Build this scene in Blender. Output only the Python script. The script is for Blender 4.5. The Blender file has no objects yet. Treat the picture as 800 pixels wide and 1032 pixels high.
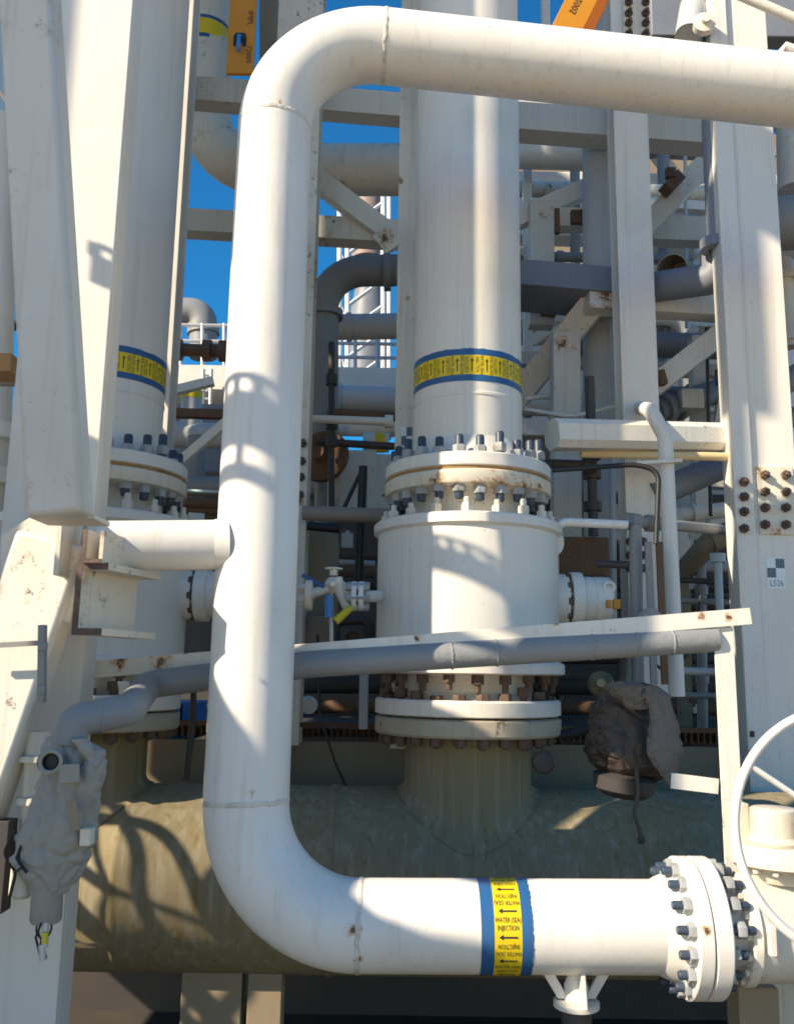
import bpy, bmesh, math, random
from mathutils import Vector, Matrix, noise
R_ = math.radians
rnd = random.Random(7)
scene = bpy.context.scene
COL = scene.collection

# ------------------------------------------------------------------ camera
F = 900.0
PITCH, ROLL = 10.2, 0.85
CAMZ = 3.0
cam_d = bpy.data.cameras.new('camera')
cam = bpy.data.objects.new('camera', cam_d)
COL.objects.link(cam)
CAM_R = Matrix.Rotation(R_(90 + PITCH), 3, 'X') @ Matrix.Rotation(R_(ROLL), 3, 'Z')
CAM_P = Vector((0, 0, CAMZ))
cam.matrix_world = Matrix.Translation(CAM_P) @ CAM_R.to_4x4()
cam_d.sensor_fit = 'HORIZONTAL'
cam_d.sensor_width = 36.0
cam_d.lens = F / 800 * 36.0
cam_d.clip_start = 0.05
cam_d.clip_end = 5000
scene.camera = cam


def W(px, py, Y):
    """point of the place seen at photograph position (px, py), at distance Y"""
    d = CAM_R @ Vector(((px - 400) / F, (516 - py) / F, -1))
    return CAM_P + d * (Y / d.y)


def M_(px, py, Y):
    """metres per photograph pixel there"""
    p = W(px, py, Y) - CAM_P
    return -(CAM_R.transposed() @ p).z / F


# ------------------------------------------------------------------ materials
MATS = {}


def paint(name, base, rough=.5, metal=0., dirt=.25, dirt_col=(.30, .25, .18), rust=0., streak=.2,
          bump=.06, nscale=1.3, spec=.4, fleck=0., spots=(), chalk=None):
    m = bpy.data.materials.new(name)
    MATS[name] = m
    m.use_nodes = True
    nt = m.node_tree
    N, L = nt.nodes, nt.links
    b = N['Principled BSDF']
    b.inputs['Roughness'].default_value = rough
    b.inputs['Metallic'].default_value = metal
    b.inputs['Specular IOR Level'].default_value = spec
    geo = N.new('ShaderNodeNewGeometry')
    pos = geo.outputs['Position']

    def nz(scale, detail, vec=pos, stretch=None, rgh=.6):
        n = N.new('ShaderNodeTexNoise')
        n.inputs['Scale'].default_value = scale
        n.inputs['Detail'].default_value = detail
        n.inputs['Roughness'].default_value = rgh
        if stretch:
            mp = N.new('ShaderNodeMapping')
            mp.inputs['Scale'].default_value = stretch
            L.new(vec, mp.inputs['Vector'])
            vec = mp.outputs['Vector']
        L.new(vec, n.inputs['Vector'])
        return n.outputs['Fac']

    def ramp(fac, a, c):
        r = N.new('ShaderNodeMapRange')
        r.interpolation_type = 'SMOOTHSTEP'
        r.inputs['From Min'].default_value = a
        r.inputs['From Max'].default_value = c
        L.new(fac, r.inputs['Value'])
        return r.outputs['Result']

    def mul(x, k):
        q = N.new('ShaderNodeMath')
        q.operation = 'MULTIPLY'
        L.new(x, q.inputs[0])
        if isinstance(k, float):
            q.inputs[1].default_value = k
        else:
            L.new(k, q.inputs[1])
        return q.outputs[0]

    def mix(fac, A, B):
        q = N.new('ShaderNodeMix')
        q.data_type = 'RGBA'
        L.new(fac, q.inputs['Factor'])
        for s, v in ((6, A), (7, B)):
            if isinstance(v, tuple):
                q.inputs[s].default_value = (*v, 1)
            else:
                L.new(v, q.inputs[s])
        return q.outputs[2]

    col = base
    if chalk:
        col = mix(mul(ramp(nz(1, 6, stretch=(22, 22, .6)), .44, .74), .8), col, chalk)
    if dirt > 0:
        col = mix(mul(ramp(nz(nscale, 7), .42, .78), float(dirt)), col, dirt_col)
    if streak > 0:
        col = mix(mul(ramp(nz(1, 5, stretch=(24, 24, .9)), .5, .78), float(streak)), col, dirt_col)
    if fleck > 0:
        col = mix(mul(ramp(nz(38, 3), .66, .74), float(fleck)), col, (.16, .11, .07))
    if rust > 0:
        big = ramp(nz(2.3, 2), .48, .66)
        rm = mul(ramp(nz(9, 9, rgh=.75), .63 - .1 * rust, .72 - .1 * rust), big)
        col = mix(mul(rm, .45), col, (.42, .20, .07))
        rm2 = mul(ramp(nz(14, 9, rgh=.8), .66 - .1 * rust, .71 - .1 * rust), big)
        col = mix(rm2, col, (.10, .045, .022))
    sn = nz(26, 6, rgh=.75) if spots else None
    for (sx, sy, sz, sr) in spots:
        dn = N.new('ShaderNodeVectorMath')
        dn.operation = 'DISTANCE'
        L.new(pos, dn.inputs[0])
        dn.inputs[1].default_value = (sx, sy, sz)
        ad = N.new('ShaderNodeMath')
        ad.operation = 'MULTIPLY_ADD'
        L.new(dn.outputs['Value'], ad.inputs[0])
        ad.inputs[1].default_value = 1 / sr
        wob = N.new('ShaderNodeMath')
        wob.operation = 'MULTIPLY_ADD'
        L.new(sn, wob.inputs[0])
        wob.inputs[1].default_value = -3.2
        wob.inputs[2].default_value = 1.75
        L.new(wob.outputs[0], ad.inputs[2])
        col = mix(mul(ramp(ad.outputs[0], 1.0, .55), .7), col, (.50, .27, .10))
        col = mix(ramp(ad.outputs[0], .55, .35), col, (.13, .06, .03))
    if isinstance(col, tuple):
        b.inputs['Base Color'].default_value = (*col, 1)
    else:
        L.new(col, b.inputs['Base Color'])
    if bump > 0:
        bp = N.new('ShaderNodeBump')
        bp.inputs['Strength'].default_value = bump
        bp.inputs['Distance'].default_value = .02
        L.new(nz(22, 5), bp.inputs['Height'])
        L.new(bp.outputs['Normal'], b.inputs['Normal'])
    return m


CREAM = paint('cream paint', (.73, .705, .66), .48, dirt=.2, streak=.2, rust=.12, fleck=.2)
CREAM_OLD = paint('cream paint weathered', (.70, .65, .56), .55, dirt=.34, streak=.34, rust=1.0, fleck=.35,
                  spots=[(*W(a, b, c), d) for a, b, c, d in ((388, 241, 6.42, .11), (345, 122, 6.2, .06), (418, 490, 4.66, .07), (437, 489, 4.63, .09), (455, 490, 4.61, .06), (484, 492, 4.60, .08), (503, 492, 4.63, .1), (528, 495, 4.68, .1), (545, 492, 4.75, .06), (763, 472, 5.48, .05), (782, 538, 5.48, .05), (300, 506, 5.71, .06), (410, 300, 5.59, .03), (402, 180, 5.59, .05), (304, 480, 5.71, .03), (100, 600, 3.3, .03))])
WHITE = paint('white pipe paint', (.78, .765, .735), .42, dirt=.3, streak=.34, rust=.16, dirt_col=(.46, .41, .34), bump=.05, fleck=.12,
              spots=[(*W(px_, py_, Y_), r_) for px_, py_, Y_, r_ in ((283, 101, 3.55, .045), (254, 800, 3.43, .036), (246, 806, 3.43, .02), (357, 938, 3.435, .034), (362, 968, 3.45, .022), (560, 915, 3.435, .026), (305, 893, 3.45, .014), (234, 738, 3.44, .016), (268, 552, 3.46, .018), (331, 97, 3.6, .016), (714, 940, 3.35, .03), (694, 79, 3.7, .012))])
WHITE_OLD = paint('white paint with rust', (.75, .715, .65), .5, dirt=.28, streak=.26, rust=.75, fleck=.3,
                  spots=[(*W(a, b, c), d) for a, b, c, d in ((610, 297, 6.07, .09), (598, 316, 6.07, .08), (616, 312, 6.07, .07), (733, 312, 6.17, .10), (731, 300, 6.17, .06), (120, 668, 3.94, .05), (160, 667, 3.94, .06), (735, 622, 3.99, .03), (708, 621, 3.99, .028), (560, 628, 3.99, .025), (420, 643, 3.98, .02), (726, 792, 4.0, .03), (573, 1000, 3.55, .03), (30, 615, 3.3, .03), (690, 440, 5.4, .03))])
BOXGREY = paint('pale steel paint', (.64, .615, .565), .5, dirt=.25, streak=.24, rust=.7, fleck=.25,
                spots=[(*W(a, b, c), d) for a, b, c, d in ((566, 345, 6.3, .09), (578, 350, 6.3, .05), (30, 64, 2.66, .012), (38, 66, 2.66, .014), (548, 215, 6.7, .06))])
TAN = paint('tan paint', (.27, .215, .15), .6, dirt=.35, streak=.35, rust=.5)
GREY = paint('grey pipe coating', (.24, .245, .25), .5, dirt=.35, streak=.1, dirt_col=(.16, .15, .14))
GREYPALE = paint('pale grey pipe coating', (.47, .485, .50), .5, dirt=.25, streak=.15, dirt_col=(.28, .26, .24))
BLUEGREY = paint('blue grey coating', (.185, .205, .24), .5, dirt=.25, streak=.1, dirt_col=(.1, .1, .12))
LAG = paint('grey lagging tape', (.235, .25, .265), .55, dirt=.4, dirt_col=(.22, .2, .17), streak=.1, bump=.25, fleck=.2)
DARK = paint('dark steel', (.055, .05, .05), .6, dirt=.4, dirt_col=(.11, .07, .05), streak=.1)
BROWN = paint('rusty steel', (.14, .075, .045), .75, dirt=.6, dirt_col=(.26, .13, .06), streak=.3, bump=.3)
EDGE = paint('bare rusty edge', (.11, .075, .07), .75, dirt=.7, dirt_col=(.3, .19, .13), streak=.2, bump=.4, nscale=14)
STUD = paint('coated stud bolt', (.035, .06, .095), .42, dirt=.3, dirt_col=(.05, .05, .06), streak=0, bump=0)
NUT = paint('painted nut', (.33, .355, .37), .45, dirt=.6, dirt_col=(.2, .17, .14), streak=0, bump=0, nscale=9)
NUTCREAM = paint('cream nut', (.66, .61, .52), .5, dirt=.5, dirt_col=(.3, .2, .12), streak=0, bump=0, nscale=9)
NUTBROWN = paint('brown nut', (.10, .065, .05), .65, dirt=.6, dirt_col=(.2, .12, .08), streak=0, bump=0, nscale=9)
FLOLD = paint('grimy flange paint', (.42, .38, .31), .55, dirt=.5, streak=.4, rust=.9, fleck=.4)
VESSEL = paint('stained header paint', (.25, .21, .14), .8, spec=.15, dirt=.3, dirt_col=(.20, .145, .035), streak=.9, nscale=1.1, bump=.1, chalk=(.34, .315, .24), fleck=.3)
GASKET = paint('rust bleeding gasket', (.40, .22, .08), .75, dirt=.8, dirt_col=(.16, .08, .035), streak=.3, nscale=4)
CLOTHD = paint('dark grey cloth', (.15, .14, .13), .7, dirt=.5, dirt_col=(.08, .07, .06), streak=.2, bump=.3)
CANVAS = paint('grey canvas', (.34, .325, .295), .6, dirt=.65, dirt_col=(.26, .24, .21), streak=.25, bump=.35, spec=.15, nscale=5)
TARP = paint('dark brown tarp', (.04, .03, .027), .5, dirt=.5, dirt_col=(.10, .07, .055), streak=.1, bump=.4, nscale=4)
YELLOW = paint('label yellow', (.80, .58, .02), .4, dirt=.25, dirt_col=(.5, .36, .06), streak=.1, bump=0)
BLUE = paint('label blue', (.012, .10, .27), .4, dirt=.25, dirt_col=(.05, .16, .3), streak=.1, bump=0)
INK = paint('label ink', (.02, .022, .03), .5, dirt=0, streak=0, bump=0)
LBLUE = paint('bright blue plastic', (.01, .22, .62), .4, dirt=.15, streak=.1, bump=0)
LYELLOW = paint('bright yellow sleeve', (.75, .58, .02), .4, dirt=.15, streak=.1, bump=0)
ORANGE = paint('orange paint', (.56, .23, .02), .5, dirt=.3, dirt_col=(.34, .13, .02), streak=.2)
ORANGED = paint('deep orange paint', (.42, .11, .01), .5, dirt=.3, dirt_col=(.2, .05, .01), streak=.2)
RUBBER = paint('black rubber', (.018, .018, .02), .45, dirt=.2, dirt_col=(.06, .055, .05), streak=0, bump=0)
GALV = paint('galvanised steel', (.52, .54, .56), .42, metal=.35, dirt=.3, dirt_col=(.35, .33, .3), streak=.1)
STICK = paint('white sticker', (.72, .80, .82), .4, dirt=.15, streak=0, bump=0)
SLATE = paint('slate print', (.10, .15, .18), .45, dirt=.1, streak=0, bump=0)
BUFF = paint('buff hose', (.72, .54, .30), .5, dirt=.2, streak=0, bump=0)
LTBLUE = paint('pale blue paint', (.50, .63, .68), .5, dirt=.2, streak=.15)
FLOOR = paint('dark deck plate', (.05, .045, .04), .8, dirt=.6, dirt_col=(.10, .08, .06), streak=0, nscale=.8, bump=.3)
MAROON = paint('maroon paint', (.14, .03, .05), .5)
TOWERM = paint('far tower steel', (.62, .66, .70), .6, dirt=.1, streak=.1, bump=0)
WELD = paint('weld bead', (.70, .67, .60), .5, dirt=.4, streak=.2, bump=.9, nscale=12, rust=.9, fleck=.5)


# ------------------------------------------------------------------ mesh builder
def frame(a, hint=None):
    a = Vector(a).normalized()
    h = Vector(hint) if hint is not None else Vector((0, 0, 1))
    if abs(a.dot(h.normalized())) > .98:
        h = Vector((0, 1, 0)) if abs(a.y) < .9 else Vector((1, 0, 0))
    u = h.cross(a).normalized()
    v = a.cross(u).normalized()
    return u, v, a


def fillet(pts, R, n=10):
    pts = [Vector(p) for p in pts]
    out = [pts[0]]
    for i in range(1, len(pts) - 1):
        p = pts[i]
        a = (pts[i - 1] - p)
        b = (pts[i + 1] - p)
        la, lb = a.length, b.length
        a.normalize()
        b.normalize()
        ang = a.angle(b)
        r = R[i - 1] if isinstance(R, (list, tuple)) else R
        t = r / math.tan(ang / 2) if ang < 3.1 else 0
        t = min(t, la * .49, lb * .49)
        if t < 1e-4:
            out.append(p)
            continue
        rr = t * math.tan(ang / 2)
        c = p + (a + b).normalized() * (rr / math.sin(ang / 2))
        s = p + a * t - c
        e = p + b * t - c
        tot = s.angle(e)
        ax = s.cross(e).normalized()
        for k in range(n + 1):
            out.append(c + Matrix.Rotation(tot * k / n, 3, ax) @ s)
    out.append(pts[-1])
    return out


class MB:
    def __init__(s):
        s.v, s.f, s.mi, s.m = [], [], [], 0

    def add(s, vs, fs):
        o = len(s.v)
        s.v += [Vector(v) for v in vs]
        for f in fs:
            s.f.append([i + o for i in f])
            s.mi.append(s.m)
        return s

    def box(s, c, sx, sy, sz, ax=None):
        c = Vector(c)
        u, v, w = ax if ax else (Vector((1, 0, 0)), Vector((0, 1, 0)), Vector((0, 0, 1)))
        vs = [c + u * (sx / 2 * i) + v * (sy / 2 * j) + w * (sz / 2 * k) for k in (-1, 1) for j in (-1, 1) for i in (-1, 1)]
        return s.add(vs, [(0, 2, 3, 1), (4, 5, 7, 6), (0, 1, 5, 4), (2, 6, 7, 3), (0, 4, 6, 2), (1, 3, 7, 5)])

    def beam(s, p0, p1, w, h, up=None):
        p0, p1 = Vector(p0), Vector(p1)
        u, v, a = frame(p1 - p0, up)
        return s.box((p0 + p1) / 2, w, h, (p1 - p0).length, (u, v, a))

    def prism(s, poly, o, ux, uy, d):
        o, ux, uy, d = Vector(o), Vector(ux), Vector(uy), Vector(d)
        n = len(poly)
        A = [o + ux * x + uy * y for x, y in poly]
        B = [p + d for p in A]
        fs = [tuple(range(n)), tuple(range(2 * n - 1, n - 1, -1))]
        fs += [(i + n, (i + 1) % n + n, (i + 1) % n, i) for i in range(n)]
        return s.add(A + B, fs)

    def hbeam(s, p0, p1, w, h, t=.02, up=None):
        """I-section; flanges of width w lie across 'up' at +-h/2"""
        p0, p1 = Vector(p0), Vector(p1)
        u, v, a = frame(p1 - p0, up)
        tw = t * .7
        P = [(-w / 2, -h / 2), (w / 2, -h / 2), (w / 2, -h / 2 + t), (tw / 2, -h / 2 + t), (tw / 2, h / 2 - t), (w / 2, h / 2 - t),
             (w / 2, h / 2), (-w / 2, h / 2), (-w / 2, h / 2 - t), (-tw / 2, h / 2 - t), (-tw / 2, -h / 2 + t), (-w / 2, -h / 2 + t)]
        return s.prism(P, p0, u, v, p1 - p0)

    def tube(s, pts, r, n=16, cap=True, closed=False):
        pts = [Vector(p) for p in pts]
        k = len(pts)
        T = []
        for i in range(k):
            if closed:
                t = pts[(i + 1) % k] - pts[i - 1]
            else:
                t = pts[min(i + 1, k - 1)] - pts[max(i - 1, 0)]
            T.append(t.normalized())
        u, v, _ = frame(T[0])
        vs, fs = [], []
        for i in range(k):
            if i:
                q = T[i - 1].rotation_difference(T[i])
                u = q @ u
            u = (u - T[i] * u.dot(T[i])).normalized()
            v = T[i].cross(u)
            rr = r[i] if isinstance(r, (list, tuple)) else r
            for j in range(n):
                a = 2 * math.pi * j / n
                vs.append(pts[i] + u * (math.cos(a) * rr) + v * (math.sin(a) * rr))
        for i in range(k if closed else k - 1):
            for j in range(n):
                a, b = i * n + j, i * n + (j + 1) % n
                c, d = ((i + 1) % k) * n + (j + 1) % n, ((i + 1) % k) * n + j
                fs.append((a, b, c, d))
        if cap and not closed:
            fs.append(tuple(range(n - 1, -1, -1)))
            fs.append(tuple(range((k - 1) * n, k * n)))
        return s.add(vs, fs)

    def cyl(s, p0, p1, r, n=20, r1=None):
        return s.tube([p0, p1], [r, r if r1 is None else r1], n)

    def lathe(s, o, a, prof, n=48, closed=False, caps=True):
        """prof: (radius, distance along a)"""
        o = Vector(o)
        u, v, a = frame(a)
        vs, fs = [], []
        k = len(prof)
        for r, t in prof:
            for j in range(n):
                g = 2 * math.pi * j / n
                vs.append(o + a * t + u * (math.cos(g) * r) + v * (math.sin(g) * r))
        for i in range(k if closed else k - 1):
            for j in range(n):
                i2 = (i + 1) % k
                fs.append((i * n + j, i * n + (j + 1) % n, i2 * n + (j + 1) % n, i2 * n + j))
        if caps and not closed:
            fs.append(tuple(range(n - 1, -1, -1)))
            fs.append(tuple(range((k - 1) * n, k * n)))
        return s.add(vs, fs)

    def hexa(s, o, a, r, h):
        o = Vector(o)
        a = Vector(a).normalized()
        return s.lathe(o, a, [(r * .93, 0), (r, h * .12), (r, h * .88), (r * .93, h)], 6)

    def ring(s, o, a, R, r, n=48, m=10):
        u, v, a = frame(a)
        o = Vector(o)
        return s.tube([o + u * math.cos(2 * math.pi * i / n) * R + v * math.sin(2 * math.pi * i / n) * R for i in range(n)], r, m, closed=True)

    def text(s, st, fn):
        for co, fs in [text_mesh(st)]:
            s.add([fn(x, y) for x, y in co], fs)
        return s


_tc = {}


def text_mesh(st):
    """letters as flat faces, centred, capital height 1"""
    if st not in _tc:
        cu = bpy.data.curves.new('lettering', 'FONT')
        cu.body = st
        cu.align_x = 'CENTER'
        cu.align_y = 'CENTER'
        cu.resolution_u = 2
        ob = bpy.data.objects.new('lettering', cu)
        COL.objects.link(ob)
        dg = bpy.context.evaluated_depsgraph_get()
        me = bpy.data.meshes.new_from_object(ob.evaluated_get(dg))
        k = 1 / .72
        _tc[st] = ([(v.co.x * k, v.co.y * k) for v in me.vertices], [tuple(p.vertices) for p in me.polygons])
        bpy.data.objects.remove(ob)
        bpy.data.meshes.remove(me)
    return _tc[st]


WL = {}


def make(name, mb, mats, parent=None, bevel=0, smooth=38):
    if not isinstance(mats, (list, tuple)):
        mats = [mats]
    if parent is not None:
        o = WL[parent.name]
    else:
        xs = [v.x for v in mb.v]
        ys = [v.y for v in mb.v]
        zs = [v.z for v in mb.v]
        o = Vector(((min(xs) + max(xs)) / 2, (min(ys) + max(ys)) / 2, min(zs)))
    me = bpy.data.meshes.new(name)
    me.from_pydata([v - o for v in mb.v], [], mb.f)
    bm = bmesh.new()
    bm.from_mesh(me)
    bmesh.ops.recalc_face_normals(bm, faces=bm.faces)
    bm.to_mesh(me)
    bm.free()
    for m in mats:
        me.materials.append(m)
    me.polygons.foreach_set('material_index', mb.mi)
    me.polygons.foreach_set('use_smooth', [True] * len(me.polygons))
    me.set_sharp_from_angle(angle=R_(smooth))
    me.update()
    ob = bpy.data.objects.new(name, me)
    COL.objects.link(ob)
    if parent is not None:
        ob.parent = parent
    else:
        ob.location = o
    WL[ob.name] = o.copy()
    if bevel:
        b = ob.modifiers.new('bevel', 'BEVEL')
        b.width = bevel
        b.segments = 2
        b.limit_method = 'ANGLE'
        b.angle_limit = R_(50)
    return ob


def tag(o, label=None, cat=None, group=None, kind=None):
    if label: o['label'] = label
    if cat: o['category'] = cat
    if group: o['group'] = group
    if kind: o['kind'] = kind
    return o


def thing(name, label, cat, loc, group=None):
    o = bpy.data.objects.new(name, None)
    o.empty_display_size = .1
    COL.objects.link(o)
    o.location = loc
    WL[o.name] = Vector(loc)
    return tag(o, label, cat, group)


def solo(name, label, cat, mb, mats, group=None, bevel=0, smooth=38):
    return tag(make(name, mb, mats, None, bevel, smooth), label, cat, group)


def kids(o):
    return [c for c in o.children]


def copy_tree(o, off, parent=None):
    c = o.copy()
    COL.objects.link(c)
    if parent is None:
        c.location = o.location + off
    else:
        c.parent = parent
    WL[c.name] = WL[o.name] + off
    for ch in kids(o):
        copy_tree(ch, off, c)
    return c


def bolt_mesh(r, L0, L1, nut, nh, th, capm=None):
    """stud along +z through a joint of thickness th (0..th); ends stand out L0 below and L1 above"""
    mb = MB()
    mb.m = 0
    mb.lathe((0, 0, 0), (0, 0, 1), [(r * .8, -L0), (r, -L0 + r * .4), (r, th + L1 - r * .4), (r * .8, th + L1)], 12)
    mb.m = 1
    mb.hexa((0, 0, th), (0, 0, 1), nut, nh)
    mb.hexa((0, 0, -nh), (0, 0, 1), nut, nh)
    return mb


def put_bolts(parent, name, me_src, c, a, R, n, phase=0., skip=None):
    """copies of one bolt round a circle"""
    a = Vector(a).normalized()
    u, v, a = frame(a)
    first = None
    for i in range(n):
        g = 2 * math.pi * (i + phase) / n
        p = Vector(c) + u * math.cos(g) * R + v * math.sin(g) * R
        if skip and skip(p):
            continue
        if first is None:
            first = bpy.data.objects.new(name, me_src)
            o = first
        else:
            o = first.copy()
        COL.objects.link(o)
        o.parent = parent
        rot = Matrix((u, v, a)).transposed().to_4x4() @ Matrix.Rotation(rnd.uniform(0, 1), 4, 'Z') @ Matrix.Diagonal((1, 1, rnd.uniform(.86, 1.14), 1))
        o.matrix_local = Matrix.Translation(p - WL[parent.name] + a * rnd.uniform(-.006, .006) * (name == 'bolt')) @ rot
        WL[o.name] = p


def bolt_data(name, mb, mats):
    me = bpy.data.meshes.new(name)
    me.from_pydata(mb.v, [], mb.f)
    for m in mats:
        me.materials.append(m)
    me.polygons.foreach_set('material_index', mb.mi)
    me.polygons.foreach_set('use_smooth', [True] * len(me.polygons))
    me.set_sharp_from_angle(angle=R_(35))
    return me


def band(parent, c, a, e1, r, parts, n, th, tsize, yel=(0, 1), text_dir=-1):
    """colour-coded label wrapped round a pipe; a = flow direction, e1 = direction of the first arrow"""
    a = Vector(a).normalized()
    e1 = (Vector(e1) - a * Vector(e1).dot(a)).normalized()
    e2 = a.cross(e1)
    lab = None
    for nm, mat, t0, t1, dr in parts:
        mb = MB()
        nn = 160
        vs, fs = [], []
        for i in range(nn):
            g = 2 * math.pi * i / nn
            dirv = e1 * math.cos(g) + e2 * math.sin(g)
            rag = .004 * noise.noise(Vector((math.cos(g) * 14, math.sin(g) * 14, t0 * 50))) + (.003 * noise.noise(Vector((math.cos(g) * 40, math.sin(g) * 40, 3))))
            ta, tb = t0, t1
            if nm == 'blue_edge':
                if abs(t0) > abs(t1): ta += rag
                else: tb += rag
            vs += [Vector(c) + a * ta + dirv * (r + .0005), Vector(c) + a * ta + dirv * (r + dr), Vector(c) + a * tb + dirv * (r + dr), Vector(c) + a * tb + dirv * (r + .0005)]
        for i in range(nn):
            j = (i + 1) % nn
            for q in range(3):
                fs.append((i * 4 + q, j * 4 + q, j * 4 + q + 1, i * 4 + q + 1))
        mb.add(vs, fs)
        if lab is None:
            lab = make('label_band', mb, mat, parent)
        else:
            make(nm, mb, mat, lab)
    t0, t1 = yel
    tm = (t0 + t1) / 2
    mb = MB()
    rr = r + .0035

    def P(s, t):
        g = s / rr
        return Vector(c) + a * t + (e1 * math.cos(g) + e2 * math.sin(g)) * rr

    step = 2 * math.pi * rr / n
    Lw = (t1 - t0) * .34
    for i in range(n):
        s0 = i * step
        w = step * .035
        mb.add([P(s0 - w, tm - Lw), P(s0 + w, tm - Lw), P(s0 + w, tm + Lw * .6), P(s0 - w, tm + Lw * .6)], [(0, 1, 2, 3)])
        mb.add([P(s0 - w * 3.2, tm + Lw * .55), P(s0 + w * 3.2, tm + Lw * .55), P(s0, tm + Lw)], [(0, 1, 2)])
        sg = 1 if i % 2 == 0 else -1
        for row, st in ((.5, 'WATER (SEA)'), (-.5, 'INJECTION')):
            sc = tsize
            mb.text(st, lambda x, y: P(s0 + step * .5 + sg * (y * sc * .95 + row * step * .30), tm - sg * x * sc * .62))
    make('lettering', mb, INK, lab)
    return lab


def ico_noise(p, s, a):
    return noise.noise(Vector(p) * s) * a


def wrap_blob(secs, Y, n=110, dep=.75, wr=.03, m=130, seed=0, crease=1.):
    """cloth bundle: secs = (centre px, py, half width px)"""
    mb = MB()
    rows = []
    P = [(W(x, y, Y), hw * M_(x, y, Y)) for x, y, hw in secs]
    K = len(P)
    for i in range(m + 1):
        t = i / m * (K - 1)
        k = min(int(t), K - 2)
        f = t - k
        f = f * f * (3 - 2 * f) * .5 + f * .5
        c = P[k][0].lerp(P[k + 1][0], f)
        r = P[k][1] * (1 - f) + P[k + 1][1] * f
        row = []
        for j in range(n):
            g = 2 * math.pi * j / n
            d = Vector((math.cos(g), math.sin(g) * dep, 0))
            p = c + d * r
            q = p * 1.0 + Vector((seed, seed, 0))
            wq = q + Vector((noise.noise(q * 6), noise.noise(q * 6 + Vector((5, 0, 0))), noise.noise(q * 6 + Vector((0, 9, 0))))) * .05
            rd = (1 - abs(noise.noise(Vector((wq.x * 9, wq.y * 9, wq.z * 5 + wq.x * 4))))) ** 5
            rd2 = (1 - abs(noise.noise(Vector((wq.x * 17 + 4, wq.y * 17, wq.z * 12 - wq.x * 6))))) ** 6
            f1 = noise.voronoi(Vector((wq.x * 8, wq.y * 8, wq.z * 5 + wq.x * 4)))[0]
            f2 = noise.voronoi(Vector((wq.x * 17, wq.y * 17, wq.z * 12 - wq.x * 5)))[0]
            g1 = max(0., 1 - (f1[1] - f1[0]) / .22)
            g2 = max(0., 1 - (f2[1] - f2[0]) / .25)
            dd = noise.noise(q * 3.5) * 1.2 + (f1[0] * 1.5 - g1 * .8 - g2 * .35) * crease
            row.append(p + d * (dd * wr) + Vector((0, 0, noise.noise(q * 9) * wr * .5)))
        rows.append(row)
    vs = [p for row in rows for p in row]
    fs = [(i * n + j, i * n + (j + 1) % n, (i + 1) * n + (j + 1) % n, (i + 1) * n + j) for i in range(m) for j in range(n)]
    fs.append(tuple(range(n)))
    fs.append(tuple(range((m + 1) * n - 1, m * n - 1, -1)))
    mb.add(vs, fs)
    return mb


def pipe(name, label, cat, pts, rpx, mat, R=0, group=None, n=16, parent=None, rings=(), ringw=.03, ringr=1.3):
    P = [W(*p) for p in pts]
    r = rpx * M_(*pts[0])
    path = fillet(P, R, 8) if (R and len(P) > 2) else P
    mb = MB()
    mb.tube(path, r, n)
    for (a, b, t) in rings:                         # collar on segment a-b at fraction t
        c = P[a].lerp(P[b], t)
        d = (P[b] - P[a]).normalized()
        mb.lathe(c - d * ringw / 2, d, [(r * .9, 0), (r * ringr, 0), (r * ringr, ringw), (r * .9, ringw)], n, caps=False)
    if parent is not None:
        return make(name, mb, mat, parent)
    return solo(name, label, cat, mb, mat, group)


def bar(name, label, cat, p0, p1, wpx, dep, mat, group=None, bevel=.004, up=None, parent=None):
    """straight box-section member between two pixels; wpx = visible width in the picture, dep = depth in metres"""
    a, b = W(*p0), W(*p1)
    w = wpx * M_(*p0)
    mb = MB()
    d = (b - a).normalized()
    side = d.cross(Vector((0, 1, 0))).normalized()
    fw = side.cross(d).normalized()
    mb.box((a + b) / 2, w, dep, (b - a).length, (side, fw, d))
    if parent is not None:
        return make(name, mb, mat, parent, bevel)
    return solo(name, label, cat, mb, mat, group, bevel)


def vert_span(px, py, Y, y0, y1):
    """x, z-top, z-bottom of a vertical member"""
    p = W(px, py, Y)
    # z where the vertical line meets picture rows y0 and y1
    def z_at(row):
        lo, hi = -6.0, 14.0
        for _ in range(50):
            mid = (lo + hi) / 2
            c = CAM_R.transposed() @ (Vector((p.x, p.y, mid)) - CAM_P)
            yy = 516 - F * c.y / -c.z
            if yy > row:
                lo = mid
            else:
                hi = mid
        return (lo + hi) / 2
    return p.x, p.y, z_at(y0), z_at(y1)


Z = Vector((0, 0, 1))
X = Vector((1, 0, 0))
TO_CAM = Vector((0, -1, 0))

# ------------------------------------------------------------------ ground
mb = MB()
mb.add([(-400, -400, 0), (400, -400, 0), (400, 1500, 0), (-400, 1500, 0)], [(0, 1, 2, 3)])
tag(make('ground', mb, FLOOR), kind='structure')

# ------------------------------------------------------------------ the two risers on the header (pipe + ball valve + nozzle)
YA = 5.08
zc = lambda py: W(470, py, YA).z
AX = W(471, 560, YA)                      # axis of the middle assembly
LX = W(101, 520, YA).x                    # axis of the left assembly
mpp = M_(470, 480, YA)
A = Vector((AX.x, YA, 0))


def at_z(z):
    return Vector((A.x, A.y, z))


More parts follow.
